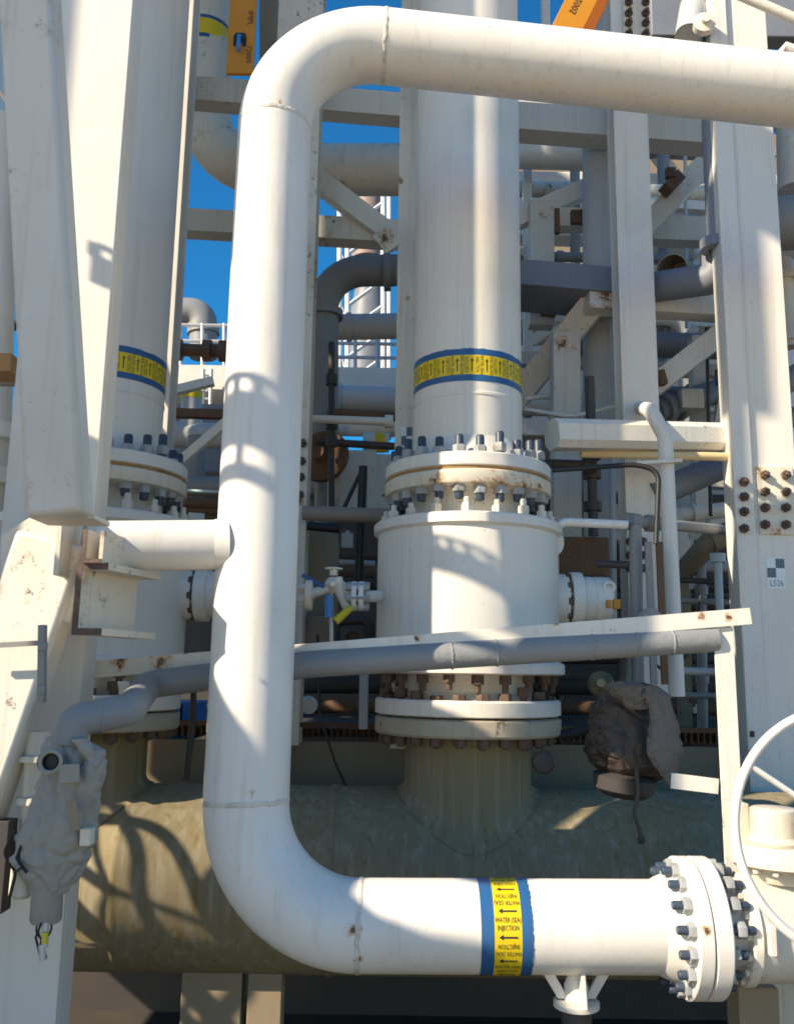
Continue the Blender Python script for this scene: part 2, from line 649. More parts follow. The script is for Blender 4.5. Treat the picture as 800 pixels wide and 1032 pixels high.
bolt_up = bolt_data('bolt', bolt_mesh(.024, .085, .105, .037, .045, zc(474) - zc(503)), [STUD, NUT])
bolt_low = bolt_data('bolt', bolt_mesh(.021, .055, .03, .036, .045, zc(704) - zc(739)), [NUTBROWN, NUTBROWN])
cap_bolt = MB()
cap_bolt.hexa((0, 0, 0), (0, 0, 1), .03, .05)
cap_bolt.lathe((0, 0, .05), (0, 0, 1), [(.017, 0), (.017, .03), (.012, .035)], 10)
cap_bolt = bolt_data('cap_screw', cap_bolt, [NUTCREAM])
stud_dn = MB()
stud_dn.hexa((0, 0, -.045), (0, 0, 1), .032, .045)
stud_dn.lathe((0, 0, -.085), (0, 0, 1), [(.014, 0), (.018, .005), (.018, .04)], 10)
stud_dn = bolt_data('nut', stud_dn, [NUTBROWN])
side_bolt = MB()
side_bolt.hexa((0, 0, 0), (0, 0, 1), .03, .03)
side_bolt = bolt_data('bolt_head', side_bolt, [NUTBROWN])

# pipe above
rp = 54 * M_(470, 400, YA)
z_ft, z_fs, z_fb = zc(474), zc(488), zc(503)
t = thing('vertical_pipe', 'thick cream upright pipe with a blue and yellow label, framed by the looped pipe', 'pipe', at_z(z_ft), 'upright pipes on the header')
mb = MB()
mb.lathe(at_z(z_ft + .02), Z, [(rp, .10), (rp, .34), (rp + .004, .345), (rp + .004, .36), (rp, .365), (rp, 6.0)], 64)
make('pipe', mb, CREAM, t)
mb = MB()
rf = .478
mb.lathe(at_z(z_fs), Z, [(rf - .02, .004), (rf, .012), (rf, z_ft - z_fs - .008), (rf - .008, z_ft - z_fs), (rp + .09, z_ft - z_fs), (rp + .045, z_ft - z_fs + .03), (rp + .012, z_ft - z_fs + .10), (rp + .001, z_ft - z_fs + .13), (rp - .02, z_ft - z_fs + .13)], 72)
fl = make('flange', mb, CREAM, t)
put_bolts(fl, 'bolt', bolt_up, at_z(z_fb), Z, .425, 24, .3)
band(t, at_z(zc(385.5)), Z, TO_CAM, rp, [('blue_stripe', BLUE, -.094, -.057, .002), ('yellow_stripe', YELLOW, -.057, .057, .0024), ('blue_edge', BLUE, .057, .095, .002)], 24, 0, .022, (-.057, .057))
pipe_mid = t

# ball valve
t = thing('ball_valve', 'large cream drum-shaped valve with flanges, in the middle below the labelled upright pipe', 'valve', at_z(zc(740)), 'drum valves on the header')
rv = 93 * M_(470, 590, YA)
zt, zb = zc(531), zc(680)
mb = MB()
mb.lathe(at_z(zb), Z, [(rv - .02, 0), (rv + .012, .008), (rv + .012, .055), (rv + .004, .065), (rv - .012, .07), (rv - .012, zt - zb - .07), (rv, zt - zb - .064), (rv + .012, zt - zb - .055), (rv + .012, zt - zb - .01), (rv, zt - zb)], 80)
body = make('body', mb, CREAM, t)
put_bolts(body, 'cap_screw', cap_bolt, at_z(zt), Z, .468, 18, .25)
put_bolts(body, 'nut', stud_dn, at_z(zb), Z, .468, 20, .1)
mb = MB()
mb.lathe(at_z(zt - .02), Z, [(.40, 0), (.345, .03), (.345, z_fb - zt - .02), (.36, z_fb - zt), (rf - .006, z_fb - zt + .02), (rf, z_fb - zt + .028), (rf, z_fs - zt + .002), (rf - .012, z_fs - zt + .01)], 72)
make('upper_flange', mb, CREAM_OLD, t)
mb = MB()
mb.lathe(at_z(z_fs - .012), Z, [(rf - .022, -.002), (rf - .013, .006), (rf - .013, .022), (rf - .022, .03)], 72)
make('gasket', mb, GASKET, t)
z1, z2, z3 = zc(704), zc(721), zc(739)
mb = MB()
rf2 = .512
mb.lathe(at_z(z2), Z, [(rf2 - .02, .005), (rf2, .012), (rf2, z1 - z2 - .01), (rf2 - .01, z1 - z2), (.40, z1 - z2), (.36, z1 - z2 + .04), (.36, zb - z2 + .01)], 72)
lf = make('lower_flange', mb, CREAM, t)
put_bolts(lf, 'bolt', bolt_low, at_z(z3), Z, .455, 24, .35)
# side trunnion on +x
zn = W(570, 604, YA).z
c0 = Vector((A.x + rv - .045, A.y + .02, zn))
rn = 27 * mpp
mb = MB()
mb.lathe(c0, X, [(rn * .93, 0), (rn * .93, .085), (rn * .7, .09), (rn * .7, .10), (rn, .102), (rn, .165), (rn * .84, .172), (rn * .84, .225), (rn * .80, .23), (rn * .80, .235), (rn * .84, .24), (rn * .84, .32), (rn * .80, .33)], 40)
tr = make('trunnion', mb, CREAM, t, 0)
put_bolts(tr, 'bolt_head', side_bolt, c0 + X * .072, X, rn * .8, 10, .2)
mb = MB()
mb.ring(W(614, 592, YA - .1), TO_CAM, .028, .010, 24, 8)
make('lifting_eye', mb, CREAM, tr)
mb = MB()
mb.lathe(Vector((A.x + rv - .06, A.y - .10, W(570, 548, YA).z)), Vector((.55, -.83, 0)), [(.082, -.02), (.085, -.015), (.085, .012), (.08, .016)], 32)
make('lifting_lug', mb, CREAM, t)
valve_mid = t

# nozzle stub below, belongs to the header
rN = .345
VY, VR = 5.12, .475
VZ = CAMZ - VY * math.tan(R_(12.1))
vz_l = W(470, 890, VY).z
dx = math.tan(R_(.0))
header = thing('header_pipe', 'huge horizontal header pipe stained khaki, running across the bottom behind the looped pipe', 'pipe', (0, VY, VZ - VR))
mb = MB()
mb.lathe((-6, VY, VZ), X, [(VR * .6, 0), (VR, .3), (VR, 4.6), (VR + .006, 4.61), (VR + .006, 4.635), (VR, 4.645), (VR, 5.66), (VR + .008, 5.67), (VR + .008, 5.70), (VR, 5.71), (VR, 12)], 96)
make('pipe', mb, VESSEL, header)


def nozzle(cx):
    o = Vector((cx, YA, z3))
    mb = MB()
    prof = [(rN - .02, .02), (rN + .03, -.002), (rN + .012, -.05), (rN, -.08)]
    n, fr = 72, .05
    rows = [[(cx + q * math.cos(2 * math.pi * i / n), YA + q * math.sin(2 * math.pi * i / n), z3 + tt) for i in range(n)] for q, tt in prof]
    for k in range(8):
        a = k / 7 * math.pi / 2
        row = []
        for i in range(n):
            g = 2 * math.pi * i / n
            q = rN + fr * (1 - math.cos(a))
            y = q * math.sin(g) + (YA - VY)
            row.append((cx + q * math.cos(g), VY + y, VZ + math.sqrt(max(.001, (VR + .006) ** 2 - y * y)) + fr * (1 - math.sin(a))))
        rows.append(row)
    vs = [p for r_ in rows for p in r_]
    fs = [(i * n + (j + 1) % n, i * n + j, (i + 1) * n + j, (i + 1) * n + (j + 1) % n) for i in range(len(rows) - 1) for j in range(n)]
    mb.add(vs, fs)
    n_ = make('nozzle', mb, VESSEL, header)
    mb = MB()
    mb.lathe(o, Z, [(rf2 - .012, z2 - z3 - .004), (rf2, z2 - z3 - .012), (rf2, .012), (rf2 - .01, 0), (rN, -.002)][::-1], 72)
    make('flange', mb, FLOLD, n_)


nozzle(A.x)
nozzle(LX)
off = Vector((LX - A.x, 0, 0))
p2 = copy_tree(pipe_mid, off)
p2['label'] = 'thick cream upright pipe with a blue and yellow label, behind the front left column'
v2 = copy_tree(valve_mid, off)
v2['label'] = 'large cream drum-shaped valve half hidden behind the left column and the short white branch pipe'

# ------------------------------------------------------------------ white looped pipe
YB = 3.6
r = .166
P = [W(1200, 136, 4.05), W(281, 35, 3.75), W(243, 932, YB), W(668, 934, YB)]
loop = thing('looped_pipe', 'shiny white pipe looping down from the top right to a flange at bottom right', 'pipe', W(243, 932, YB))
path = fillet(P, [.47, .445], 22)
mb = MB()
mb.tube(path, r, 56)
make('pipe', mb, WHITE, loop)


def bead(c, d, r, w=.011, h=.005, seed=0):
    """irregular weld bead round a pipe"""
    u, v, d = frame(d)
    mb = MB()
    n, m = 96, 6
    vs, fs = [], []
    for i in range(n):
        g = 2 * math.pi * i / n
        k = .75 + .5 * noise.noise(Vector((math.cos(g) * 9, math.sin(g) * 9, seed)))
        sh = .004 * noise.noise(Vector((math.cos(g) * 5, math.sin(g) * 5, seed + 7)))
        for j in range(m + 1):
            q = math.pi * j / m
            rr = r - .001 + h * k * math.sin(q)
            tt = -math.cos(q) * w + sh
            vs.append(c + d * tt + (u * math.cos(g) + v * math.sin(g)) * rr)
    for i in range(n):
        for j in range(m):
            a, b = i * (m + 1) + j, ((i + 1) % n) * (m + 1) + j
            fs.append((a, b, b + 1, a + 1))
    return mb.add(vs, fs)


for i, j in ((1, 2), (23, 22), (24, 25), (46, 45)):
    d = (path[j] - path[i]).normalized()
    make('weld_bead', bead(path[i], d, r, seed=i * 3), WELD, loop)
# label
hd = (P[2] - P[3]).normalized()            # flow: to the left
cl = W(506, 933, YB)
cl = P[2] + hd * ((cl - P[2]).dot(hd))
up_c = TO_CAM * math.cos(R_(2)) + Z * .02
mpl = M_(510, 933, 3.45)
band(loop, cl, hd, up_c, r, [('blue_stripe', BLUE, .046, .094, .0016), ('yellow_stripe', YELLOW, -.053, .046, .002), ('blue_edge', BLUE, -.094, -.053, .0016)], 12, 0, .0185, (-.053, .046))
# flange at the right-hand end
cF = W(683, 935, YB)
cF = P[3] + X * 0 + (P[3] - P[2]).normalized() * ((cF - P[3]).dot((P[3] - P[2]).normalized()))
ax = (P[3] - P[2]).normalized()
RF = .250
make('weld_bead', bead(W(664, 934, YB), ax, r, .010, .008, 5), WELD, loop)
mb = MB()
mb.lathe(cF, ax, [(r + .002, -.085), (r + .010, -.07), (r + .028, -.02), (r + .035, -.002), (RF - .006, 0), (RF, .006), (RF, .052), (RF - .006, .057)], 80)
fl = make('flange', mb, WHITE, loop)
b_r = bolt_data('bolt', bolt_mesh(.0165, .062, .06, .030, .028, .125), [STUD, NUT])
put_bolts(fl, 'bolt', b_r, cF, ax, .211, 16, .5)
# trunnion support under the pipe
s = thing('pipe_shoe', 'white gusseted support shoe with rusty spots under the looped pipe', 'pipe support', W(578, 1025, YB))
cs = W(580, 976, YB)
mb = MB()
zs = cs.z - .105
for dx_, dy_ in ((-1, 0), (1, 0)):
    mb.prism([(dx_ * .03, 0), (dx_ * .07, 0), (dx_ * .165, .15), (dx_ * .12, .15)][::dx_], Vector((cs.x, YB - .01, zs)), X, Z, Vector((0, .022, 0)))
mb.prism([(-.075, .0), (0, .0), (0, .15), (-.03, .16)], Vector((cs.x + .002, YB - .05, zs)), Vector((0, 1, 0)), Z, Vector((.016, 0, 0)))
mb.lathe((cs.x, YB, zs - .006), Z, [(.045, 0), (.045, .05), (.03, .09), (.03, .14)], 24)
make('gusset', mb, WHITE_OLD, s, .003)
mb = MB()
mb.lathe((cs.x, YB, zs - .032), Z, [(.07, 0), (.085, .004), (.085, .022), (.08, .026)], 32)
make('base_ring', mb, WHITE_OLD, s)
mb = MB()
mb.lathe((cs.x, YB, 0), Z, [(.055, 0), (.055, zs - .03)], 24)
make('stub_post', mb, DARK, s)

# short white branch into the looped pipe
br = bar
a, b = W(98, 551, 3.48), W(230, 549, 3.6)
mb = MB()
rb = 25.5 * M_(160, 550, 3.55)
mb.tube([a, b], rb, 40)
mb.tube([b - (b - a).normalized() * .06, b], [rb, rb + .012], 40, cap=False)
solo('branch_pipe', 'short white branch pipe joining the looped pipe at mid height on the left', 'pipe', mb, WHITE)

# ------------------------------------------------------------------ gate valve at the bottom right
gv = thing('gate_valve', 'white gate valve with a round handwheel at the lower right corner', 'valve', cF + ax * .4 - Z * .2)
mb = MB()
e0 = cF + ax * .062
mb.lathe(e0, ax, [(RF - .006, 0), (RF, .005), (RF, .058), (RF - .006, .064), (.155, .068), (.150, .12), (.150, .16)], 80)
make('end_flange', mb, WHITE, gv)
mb = MB()
e1 = e0 + ax * .145
mb.lathe(e1, ax, [(.14, 0), (.2, .002), (.205, .008), (.205, .036), (.196, .04), (.192, .05), (.192, .95), (.205, .955), (.205, .99), (.17, .995), (.166, 1.1), (.166, 3.2)], 72)
bd = make('body', mb, WHITE_OLD, gv)
sm = MB()
sm.hexa((0, 0, 0), (0, 0, 1), .016, .018)
sm = bolt_data('cap_screw', sm, [NUTCREAM])
put_bolts(bd, 'cap_screw', sm, e1 + ax * .002, -ax, .183, 16, .2)
mb = MB()
mb.box(W(778, 948, 3.38), .026, .03, .105)
make('lug', mb, WHITE_OLD, bd, .004)
# bonnet
mpv = M_(780, 850, 3.4)
bx = W(789, 870, 3.58)
zb0 = bx.z
mb = MB()
mb.lathe((bx.x, 3.58, zb0 - .06), Z, [(.12, 0), (.14, .03), (.14, .055)], 48)
mb.lathe((bx.x, 3.58, zb0), Z, [(.19, .0), (.2, .006), (.2, .07), (.194, .078), (.15, .08)], 56)
mb.lathe((bx.x - .05, 3.52, zb0 + .08), Z, [(.10, 0), (.105, .012), (.088, .03), (.085, .125), (.078, .13)], 48)
bn = make('bonnet', mb, CREAM_OLD, gv)
mb = MB()
mb.box(W(743, 838, 3.66), .07, .09, .22)
make('side_block', mb, CREAM_OLD, bn, .006)
put_bolts(bn, 'cap_screw', sm, Vector((bx.x, 3.58, zb0 - .02)), Z, .165, 14, .3)
mb = MB()
hw = W(859, 838, 3.12)
RH = 112 * M_(859, 838, 3.35)
mb.ring(hw, Vector((.04, -1, .05)), RH, .0155, 96, 14)
wh = make('handwheel', mb, WHITE, gv)
mb = MB()
u, v, w = frame(Vector((.04, -1, .05)))
for k in range(3):
    g = R_(148 + 120 * k)
    d = Vector((math.cos(g), 0, math.sin(g)))
    d = (d - w * d.dot(w)).normalized()
    mb.tube([hw + d * .04 - w * .03, hw + d * (RH - .005)], .0105, 12)
make('spoke', mb, WHITE, wh)
mb = MB()
mb.lathe(hw + w * .03, -w, [(.03, 0), (.055, .01), (.055, .08), (.03, .1), (.022, .12), (.022, .42)], 24)
make('hub', mb, WHITE, wh)

# ------------------------------------------------------------------ front left column, braces, brackets
x, y, z1_, z0_ = vert_span(112.5, 300, 3.72, -420, 1100)
wB = 88 * M_(90, 300, 3.72)
col = thing('steel_column', 'wide white steel column in front at the far left, behind the slanted brace', 'column', (x - wB / 2, 3.76, 0), 'steel columns')
mb = MB()
mb.box((x - wB / 2, 3.72, (z1_) / 2), wB, .03, z1_)
make('front_plate', mb, CREAM, col, .005)
mb = MB()
mb.box((x - .012, 3.803, z1_ / 2), .024, .13, z1_)
mb.box((x - wB + .012, 3.803, z1_ / 2), .024, .13, z1_)
make('side_plate', mb, CREAM, col, .004)

b1 = bar('diagonal_brace', 'broad slanted white box brace leaning down to the left column from the top left corner', 'brace',
         (27, -70, 2.74), (61, 522, 2.80), 53, .12, BOXGREY, bevel=.022)
b2 = bar('diagonal_brace', 'slanted white box brace running down from the left column, ringed by a dark strap', 'brace',
         (58, 545, 3.42), (-62, 890, 3.36), 72, .16, WHITE_OLD, bevel=.022)
g = MB()
pb_ = W(66, 523, 2.95)
g.box(pb_ + Vector((.01, .02, 0)), .215, .16, .016)
make('end_plate', g, CREAM_OLD, b1, .002)
g = MB()
g.prism([(-.20, -.20), (.06, -.27), (.09, -.1), (.08, .16), (-.03, .18), (-.22, .06)], W(58, 555, 3.36), X, Z, Vector((0, .025, 0)))
solo('gusset_plate', 'sunlit white gusset plate where the two slanted braces meet the left column', 'steel plate', g, WHITE_OLD, bevel=.003)
g = MB()
pc = W(72, 545, 3.36)
g.box(pc, .022, .26, .29)
solo('end_plate', 'upright plate with a rusty edge between the braces and the short branch pipe', 'steel plate', g, CREAM_OLD, bevel=.003)
# channel bracket
ch = thing('channel_bracket', 'cut off steel channel with raw rusty ends, below the short branch pipe on the left', 'bracket', W(90, 640, 3.3))
o = W(72, 640, 3.26)
k = M_(90, 600, 3.26)
prof = [(0, 0), (30, 0), (30, 7), (6, 7), (6, 66), (32, 66), (32, 73), (0, 73)]
mb = MB()
mb.prism([(a * k, b * k) for a, b in prof], o, X, Z, Vector((.10, .36, 0)))
make('channel', mb, CREAM_OLD, ch)
mb = MB()
mb.prism([(a * k, b * k) for a, b in prof], o + Vector((0, -.004, 0)), X, Z, Vector((0, .005, 0)))
make('cut_end', mb, EDGE, ch)
mb = MB()
o2 = W(82, 567, 3.24)
prof = [(0, 0), (21, 0), (21, 33), (17, 33), (17, 4), (4, 4), (4, 34), (0, 34)]
mb.prism([(a * k, b * k) for a, b in prof], o2, X, Z, Vector((.03, .22, 0)))
make('angle', mb, CREAM_OLD, ch)
mb = MB()
mb.prism([(a * k, b * k) for a, b in [(0, 0), (21, 0), (21, 4), (4, 4), (4, 34), (0, 34)]], o2 + Vector((0, -.004, 0)), X, Z, Vector((0, .005, 0)))
make('cut_end', mb, EDGE, ch)
# strap with clamp bar on the lower brace
sp = thing('brace_clamp', 'dark grey clamp bar and thin strap tied round the lower slanted brace', 'clamp', W(42, 668, 3.2))
mb = MB()
mb.beam(W(43, 630, 3.21), W(42, 708, 3.21), .025, .03, Vector((0, 1, 0)))
mb.box(W(43, 652, 3.2), .03, .02, .03)
mb.box(W(42, 695, 3.2), .03, .02, .03)
make('bar', mb, GREY, sp, .003)
mb = MB()
mb.beam(W(-30, 652, 3.235), W(42, 648, 3.235), .012, .018)
make('strap', mb, GREY, sp)

# ------------------------------------------------------------------ rail with lagged tube
ra, rb_ = W(92, 675, 3.95), W(757, 621, 4.0)
rail = thing('angle_rail', 'long cream angle iron rail with rust spots, crossing in front of the middle valve', 'rail', W(420, 660, 3.8))
d = (rb_ - ra).normalized()
nrm = Vector((0, -1, 0))
upv = (nrm.cross(d) * -1).normalized()
if upv.z < 0: upv = -upv
hR = 17 * M_(500, 640, 3.97)
mb = MB()
mb.prism([(0, -hR / 2), (0, hR / 2), (.07, hR / 2), (.07, hR / 2 - .008), (.008, hR / 2 - .008), (.008, -hR / 2)], ra, -nrm, upv, rb_ - ra)
make('angle', mb, WHITE_OLD, rail, .002)
x, y, zt_, zb_ = vert_span(729, 640, 4.02, 632, 900)
mb = MB()
wp = 20 * M_(729, 700, 4.02)
mb.box((x, 4.02, zt_ / 2), wp, .008, zt_)
mb.box((x + wp / 2 - .004, 4.02 + .037, zt_ / 2), .008, .065, zt_)
make('post', mb, WHITE_OLD, rail, .002)
mb = MB()
mb.beam(W(676, 787, 4.06), W(724, 793, 4.06), .008, .066, Z)
make('strap', mb, WHITE_OLD, rail, .002)
mb = MB()
mb.prism([(0, 0), (.045, 0), (.02, .14), (-.03, .14)], W(123, 722, 3.75), X, Z, Vector((0, .05, 0)))
make('hanger', mb, CREAM_OLD, rail, .003)

pts = [W(70, 750, 3.2), W(75, 726, 3.2), W(130, 716, 3.3), W(150, 690, 3.86), W(309, 670, 3.96), W(480, 659, 3.99), W(721, 644, 4.04)]
rl = 13.3 * M_(500, 655, 3.99)
mb = MB()
path = fillet(pts, [.03, .05, .06, .5, .5], 8)
mb.tube(path, rl, 28)
lt = tag(make('lagged_tube', mb, LAG), 'grey lagged tube with taped seams, slung under the cream angle rail', 'tube')
for fx, fy, Yq in ((100, 720, 3.25), (230, 679, 3.92), (455, 660, 3.985), (500, 657, 3.99), (596, 652, 4.01), (640, 649, 4.02), (676, 647, 4.03)):
    c = W(fx, fy, Yq)
    best = min(range(len(path) - 1), key=lambda i: abs((path[i].x + path[i + 1].x) / 2 - c.x) if not (min(path[i].x, path[i+1].x) <= c.x <= max(path[i].x, path[i+1].x)) else 0)
    a_, b_ = path[best], path[best + 1]
    f = (c.x - a_.x) / (b_.x - a_.x)
    c = a_.lerp(b_, f)
    make('tape_seam', bead(c, b_ - a_, rl, .006, .006, fx), LAG, lt)

# ------------------------------------------------------------------ canvas wrapped valves
cv = thing('wrapped_valve', 'valve bundled in pale grey canvas with wires hanging out, at the lower left', 'valve', W(58, 900, 3.2))
mb = wrap_blob([(64, 740, 8), (64, 744, 20), (72, 757, 30), (74, 775, 29), (67, 800, 30), (62, 820, 31), (57, 845, 33), (52, 866, 31), (53, 882, 25), (53, 894, 17), (53, 899, 10)], 3.22, wr=.024)
make('canvas_cover', mb, CANVAS, cv)
mb = wrap_blob([(78, 745, 8), (94, 757, 13), (97, 770, 13), (91, 790, 12), (86, 815, 5)], 3.14, wr=.018, seed=3)
make('canvas_fold', mb, CANVAS, cv)
mb = MB()
k = M_(50, 900, 3.2)
ctr = W(47, 926, 3.22)
mb.lathe(W(46, 930, 3.22), W(49, 880, 3.22) - W(46, 930, 3.22), [(.045, 0), (.052, .01), (.052, .09), (.058, .10), (.058, .13), (.045, .14), (.045, .20)], 28)
make('gland', mb, CANVAS, cv)
mb = MB()
mb.lathe(W(20, 905, 3.26), Z, [(.03, 0), (.038, .01), (.036, .12), (.03, .14)], 20)
make('side_gland', mb, CREAM_OLD, cv)
mb = MB()
mb.lathe(W(50, 768, 3.10), Vector((.1, -1, .1)), [(.036, -.05), (.036, .02), (.028, .024), (.026, .0)], 24)
make('port', mb, RUBBER, cv)
mb = MB()
mb.ring(W(51, 768, 3.075), Vector((.1, -1, .1)), .034, .007, 24, 8)
make('port_rim', mb, CANVAS, cv)
mb = MB()
mb.box(W(70, 780, 3.075), .07, .012, .062, (Vector((.98, -.1, .1)).normalized(), Vector((.1, 1, 0)).normalized(), Vector((-.1, 0, .99)).normalized()))
make('flap', mb, CANVAS, cv, .004)
mb = MB()
mb.box(W(74, 822, 3.066), .034, .006, .10, (Vector((.97, 0, .2)), Vector((0, 1, 0)), Vector((-.2, 0, .97))))
make('name_plate', mb, TAN, cv, .002)
mb = MB()
mb.box(W(88, 843, 3.14), .035, .05, .055)
make('bracket', mb, CREAM_OLD, cv, .003)
mb = MB()
for i in range(5):
    a0 = W(40 + i * 3, 925, 3.2)
    mb.tube(fillet([a0, W(37 + i * 4 + rnd.uniform(-3, 3), 940, 3.18), W(46 + rnd.uniform(-6, 4), 950, 3.18), W(42 + i * 1.2, 966, 3.2)], .03, 5), .0035, 6)
mb.tube([W(42, 930, 3.17), W(36, 945, 3.17), W(40, 962, 3.17)], .004, 6)
make('wire', mb, RUBBER, cv)
mb = MB()
mb.tube([W(46, 930, 3.18), W(45, 955, 3.18)], .012, 8)
mb.tube([W(42, 952, 3.175), W(43, 968, 3.175)], .012, 8)
make('connector', mb, GALV, cv)
mb = MB()
mb.tube([W(46, 940, 3.165), W(45, 951, 3.165)], .010, 8)
make('yellow_tag', mb, LYELLOW, cv)
mb = MB()
mb.tube(fillet([W(14, 838, 3.2), W(4, 860, 3.2), W(16, 880, 3.2), W(7, 915, 3.2)], .03, 6), .006, 8)
mb.tube(fillet([W(22, 850, 3.15), W(18, 868, 3.13), W(27, 880, 3.13)], .02, 6), .005, 8)
mb.tube(fillet([W(14, 880, 3.15), W(24, 873, 3.12), W(16, 866, 3.13), W(20, 855, 3.13)], .01, 6), .004, 8)
make('loose_wire', mb, RUBBER, cv)
mb = MB()
mb.box(W(3, 872, 3.35), .05, .08, .31)
make('mounting_bar', mb, DARK, cv, .003)
# rusty pipe pieces behind the canvas
mb = MB()
mb.lathe(W(32, 868, 3.42), W(40, 738, 3.42) - W(32, 868, 3.42), [(.05, 0), (.05, .08), (.075, .082), (.075, .10), (.05, .104), (.05, .2), (.07, .202), (.07, .225), (.05, .23), (.05, .35), (.075, .352), (.075, .372), (.05, .375), (.05, .46)], 24)
solo('small_pipe', 'short rusty flanged pipe tucked behind the grey canvas bundle', 'pipe', mb, CREAM_OLD)

tv = thing('wrapped_valve', 'valve bundled in dark brown tarp with a grey cloth flap, below the angle rail', 'valve', W(640, 795, 4.4))
mb = wrap_blob([(636, 688, 10), (636, 695, 24), (632, 712, 33), (631, 735, 36), (630, 758, 38), (634, 772, 36), (640, 781, 28), (642, 785, 16)], 4.42, wr=.03, seed=9, crease=.8)
make('tarp', mb, TARP, tv)
mb = wrap_blob([(654, 690, 8), (662, 702, 14), (667, 722, 13), (667, 745, 13), (668, 765, 12), (672, 782, 6), (675, 790, 2)], 4.22, wr=.026, seed=5, dep=.5)
make('cloth_flap', mb, CLOTHD, tv)
mb = wrap_blob([(630, 687, 10), (632, 693, 20), (640, 702, 18), (645, 714, 10)], 4.27, wr=.025, seed=15)
make('cloth_top', mb, CLOTHD, tv)
mb = MB()
mb.lathe(W(628, 796, 4.42), Vector((.12, -.05, 1)), [(.10, -.03), (.14, .0), (.15, .06), (.10, .08)], 30)
make('base_flange', mb, DARK, tv)
mb = MB()
mb.tube(fillet([W(641, 775, 4.25), W(643, 800, 4.25), W(639, 820, 4.25), W(646, 843, 4.25)], .05, 5), .010, 8)
mb.lathe(W(646, 846, 4.25), Z, [(.012, -.02), (.02, 0), (.008, .02)], 10)
make('rope', mb, DARK, tv)
# ------------------------------------------------------------------ big column on the right
def col_edges(pxl, pxr, pyref, Y):
    return W(pxl, pyref, Y).x, W(pxr, pyref, Y).x


x0, x1 = col_edges(747, 788, 310, 5.5)
xs_ = W(731, 310, 5.45).x
_, _, ztop, _ = vert_span(760, 310, 5.5, -420, 900)
c = thing('steel_column', 'broad cream steel column on the right with a bolted splice plate and a checkered sticker', 'column', ((x0 + x1) / 2, 5.5, 0), 'steel columns')
mb = MB()
mb.box(((x0 + x1) / 2 + .01, 5.52, ztop / 2), x1 - x0 + .02, .04, ztop)
make('web', mb, CREAM, c, .004)
mb = MB()
wS = x0 - xs_
mb.box((xs_ + wS / 2, 5.555, ztop / 2), wS, .18, ztop)
make('flange', mb, CREAM, c, .006)
mb = MB()
pa, pb = W(762, 470, 5.485), W(803, 539, 5.485)
mb.box(((pa.x + pb.x) / 2, 5.490, (pa.z + pb.z) / 2), pb.x - pa.x, .018, pa.z - pb.z)
spl = make('splice_plate', mb, CREAM_OLD, c, .003)
sb = MB()
sb.hexa((0, 0, 0), (0, 0, 1), .03, .03)
sb.lathe((0, 0, .028), (0, 0, 1), [(.015, 0), (.015, .03), (.011, .034)], 10)
sbm = bolt_data('splice_bolt', sb, [NUTBROWN])


def bolt_grid(parent, name, me, pts, rot=R_(90)):
    f = None
    for p in pts:
        o = bpy.data.objects.new(name, me) if f is None else f.copy()
        f = f or o
        COL.objects.link(o)
        o.parent = parent
        o.matrix_local = Matrix.Translation(Vector(p) - WL[parent.name]) @ Matrix.Rotation(rot, 4, 'X') @ Matrix.Rotation(rnd.uniform(0, 1), 4, 'Z')
        WL[o.name] = Vector(p)


bolt_grid(spl, 'splice_bolt', sbm, [W(px, py, 5.478) for px in (770, 791) for py in (479, 496, 512, 529)])
bolt_grid(c, 'bolt_head', sbm, [W(749, py, 5.458) for py in (486, 501, 516, 533)])
mb = MB()
for py in (740, 759):
    mb.tube([W(758, py - 3, 5.458), W(758, py + 3, 5.458)], .013, 10)
make('slot', mb, DARK, c)
st = MB()
pa, pb = W(771.5, 562, 5.497), W(792.5, 594, 5.497)
def SP(fx, fy, lift=.0):
    p = Vector((pa.x + (pb.x - pa.x) * fx, 5.4985 - .001 - lift, pa.z + (pb.z - pa.z) * fy))
    return p
def quad(mb, a, b, c_, d, lift):
    mb.add([SP(a, b, lift), SP(c_, b, lift), SP(c_, d, lift), SP(a, d, lift)], [(0, 3, 2, 1)])
quad(st, 0, 0, 1, 1, 0)
sk = make('sticker', st, STICK, c)
st = MB()
quad(st, .5, .03, .97, .33, .001)
quad(st, .03, .33, .5, .63, .001)
s_h = (pa.z - pb.z) * .20
s_c = SP(.5, .82, .001)
st.text('L526', lambda x, y: s_c + Vector((x * s_h * .8, 0, y * s_h)))
make('print', st, SLATE, sk)

# ------------------------------------------------------------------ other columns
def column(label, pxl, pxr, pyref, Y, ytop, ybot, mat=CREAM, dep=.16, flange=True, ground=True):
    x0, x1 = col_edges(pxl, pxr, pyref, Y)
    xc, _, zt_, zb_ = vert_span((pxl + pxr) / 2, pyref, Y, ytop, ybot)
    if ground: zb_ = W(470, 752, 5.9).z
    t = thing('steel_column', label, 'column', ((x0 + x1) / 2, Y, zb_), 'steel columns')
    mb = MB()
    h = zt_ - zb_
    mb.box(((x0 + x1) / 2, Y + .012, zb_ + h / 2), x1 - x0, .024, h)
    make('front_flange', mb, mat, t, .004)
    mb = MB()
    mb.box(((x0 + x1) / 2, Y + .024 + dep / 2, zb_ + h / 2), .016, dep, h)
    make('web', mb, mat, t)
    mb = MB()
    mb.box(((x0 + x1) / 2, Y + .036 + dep, zb_ + h / 2), x1 - x0, .024, h)
    make('rear_flange', mb, mat, t, .004)
    return t


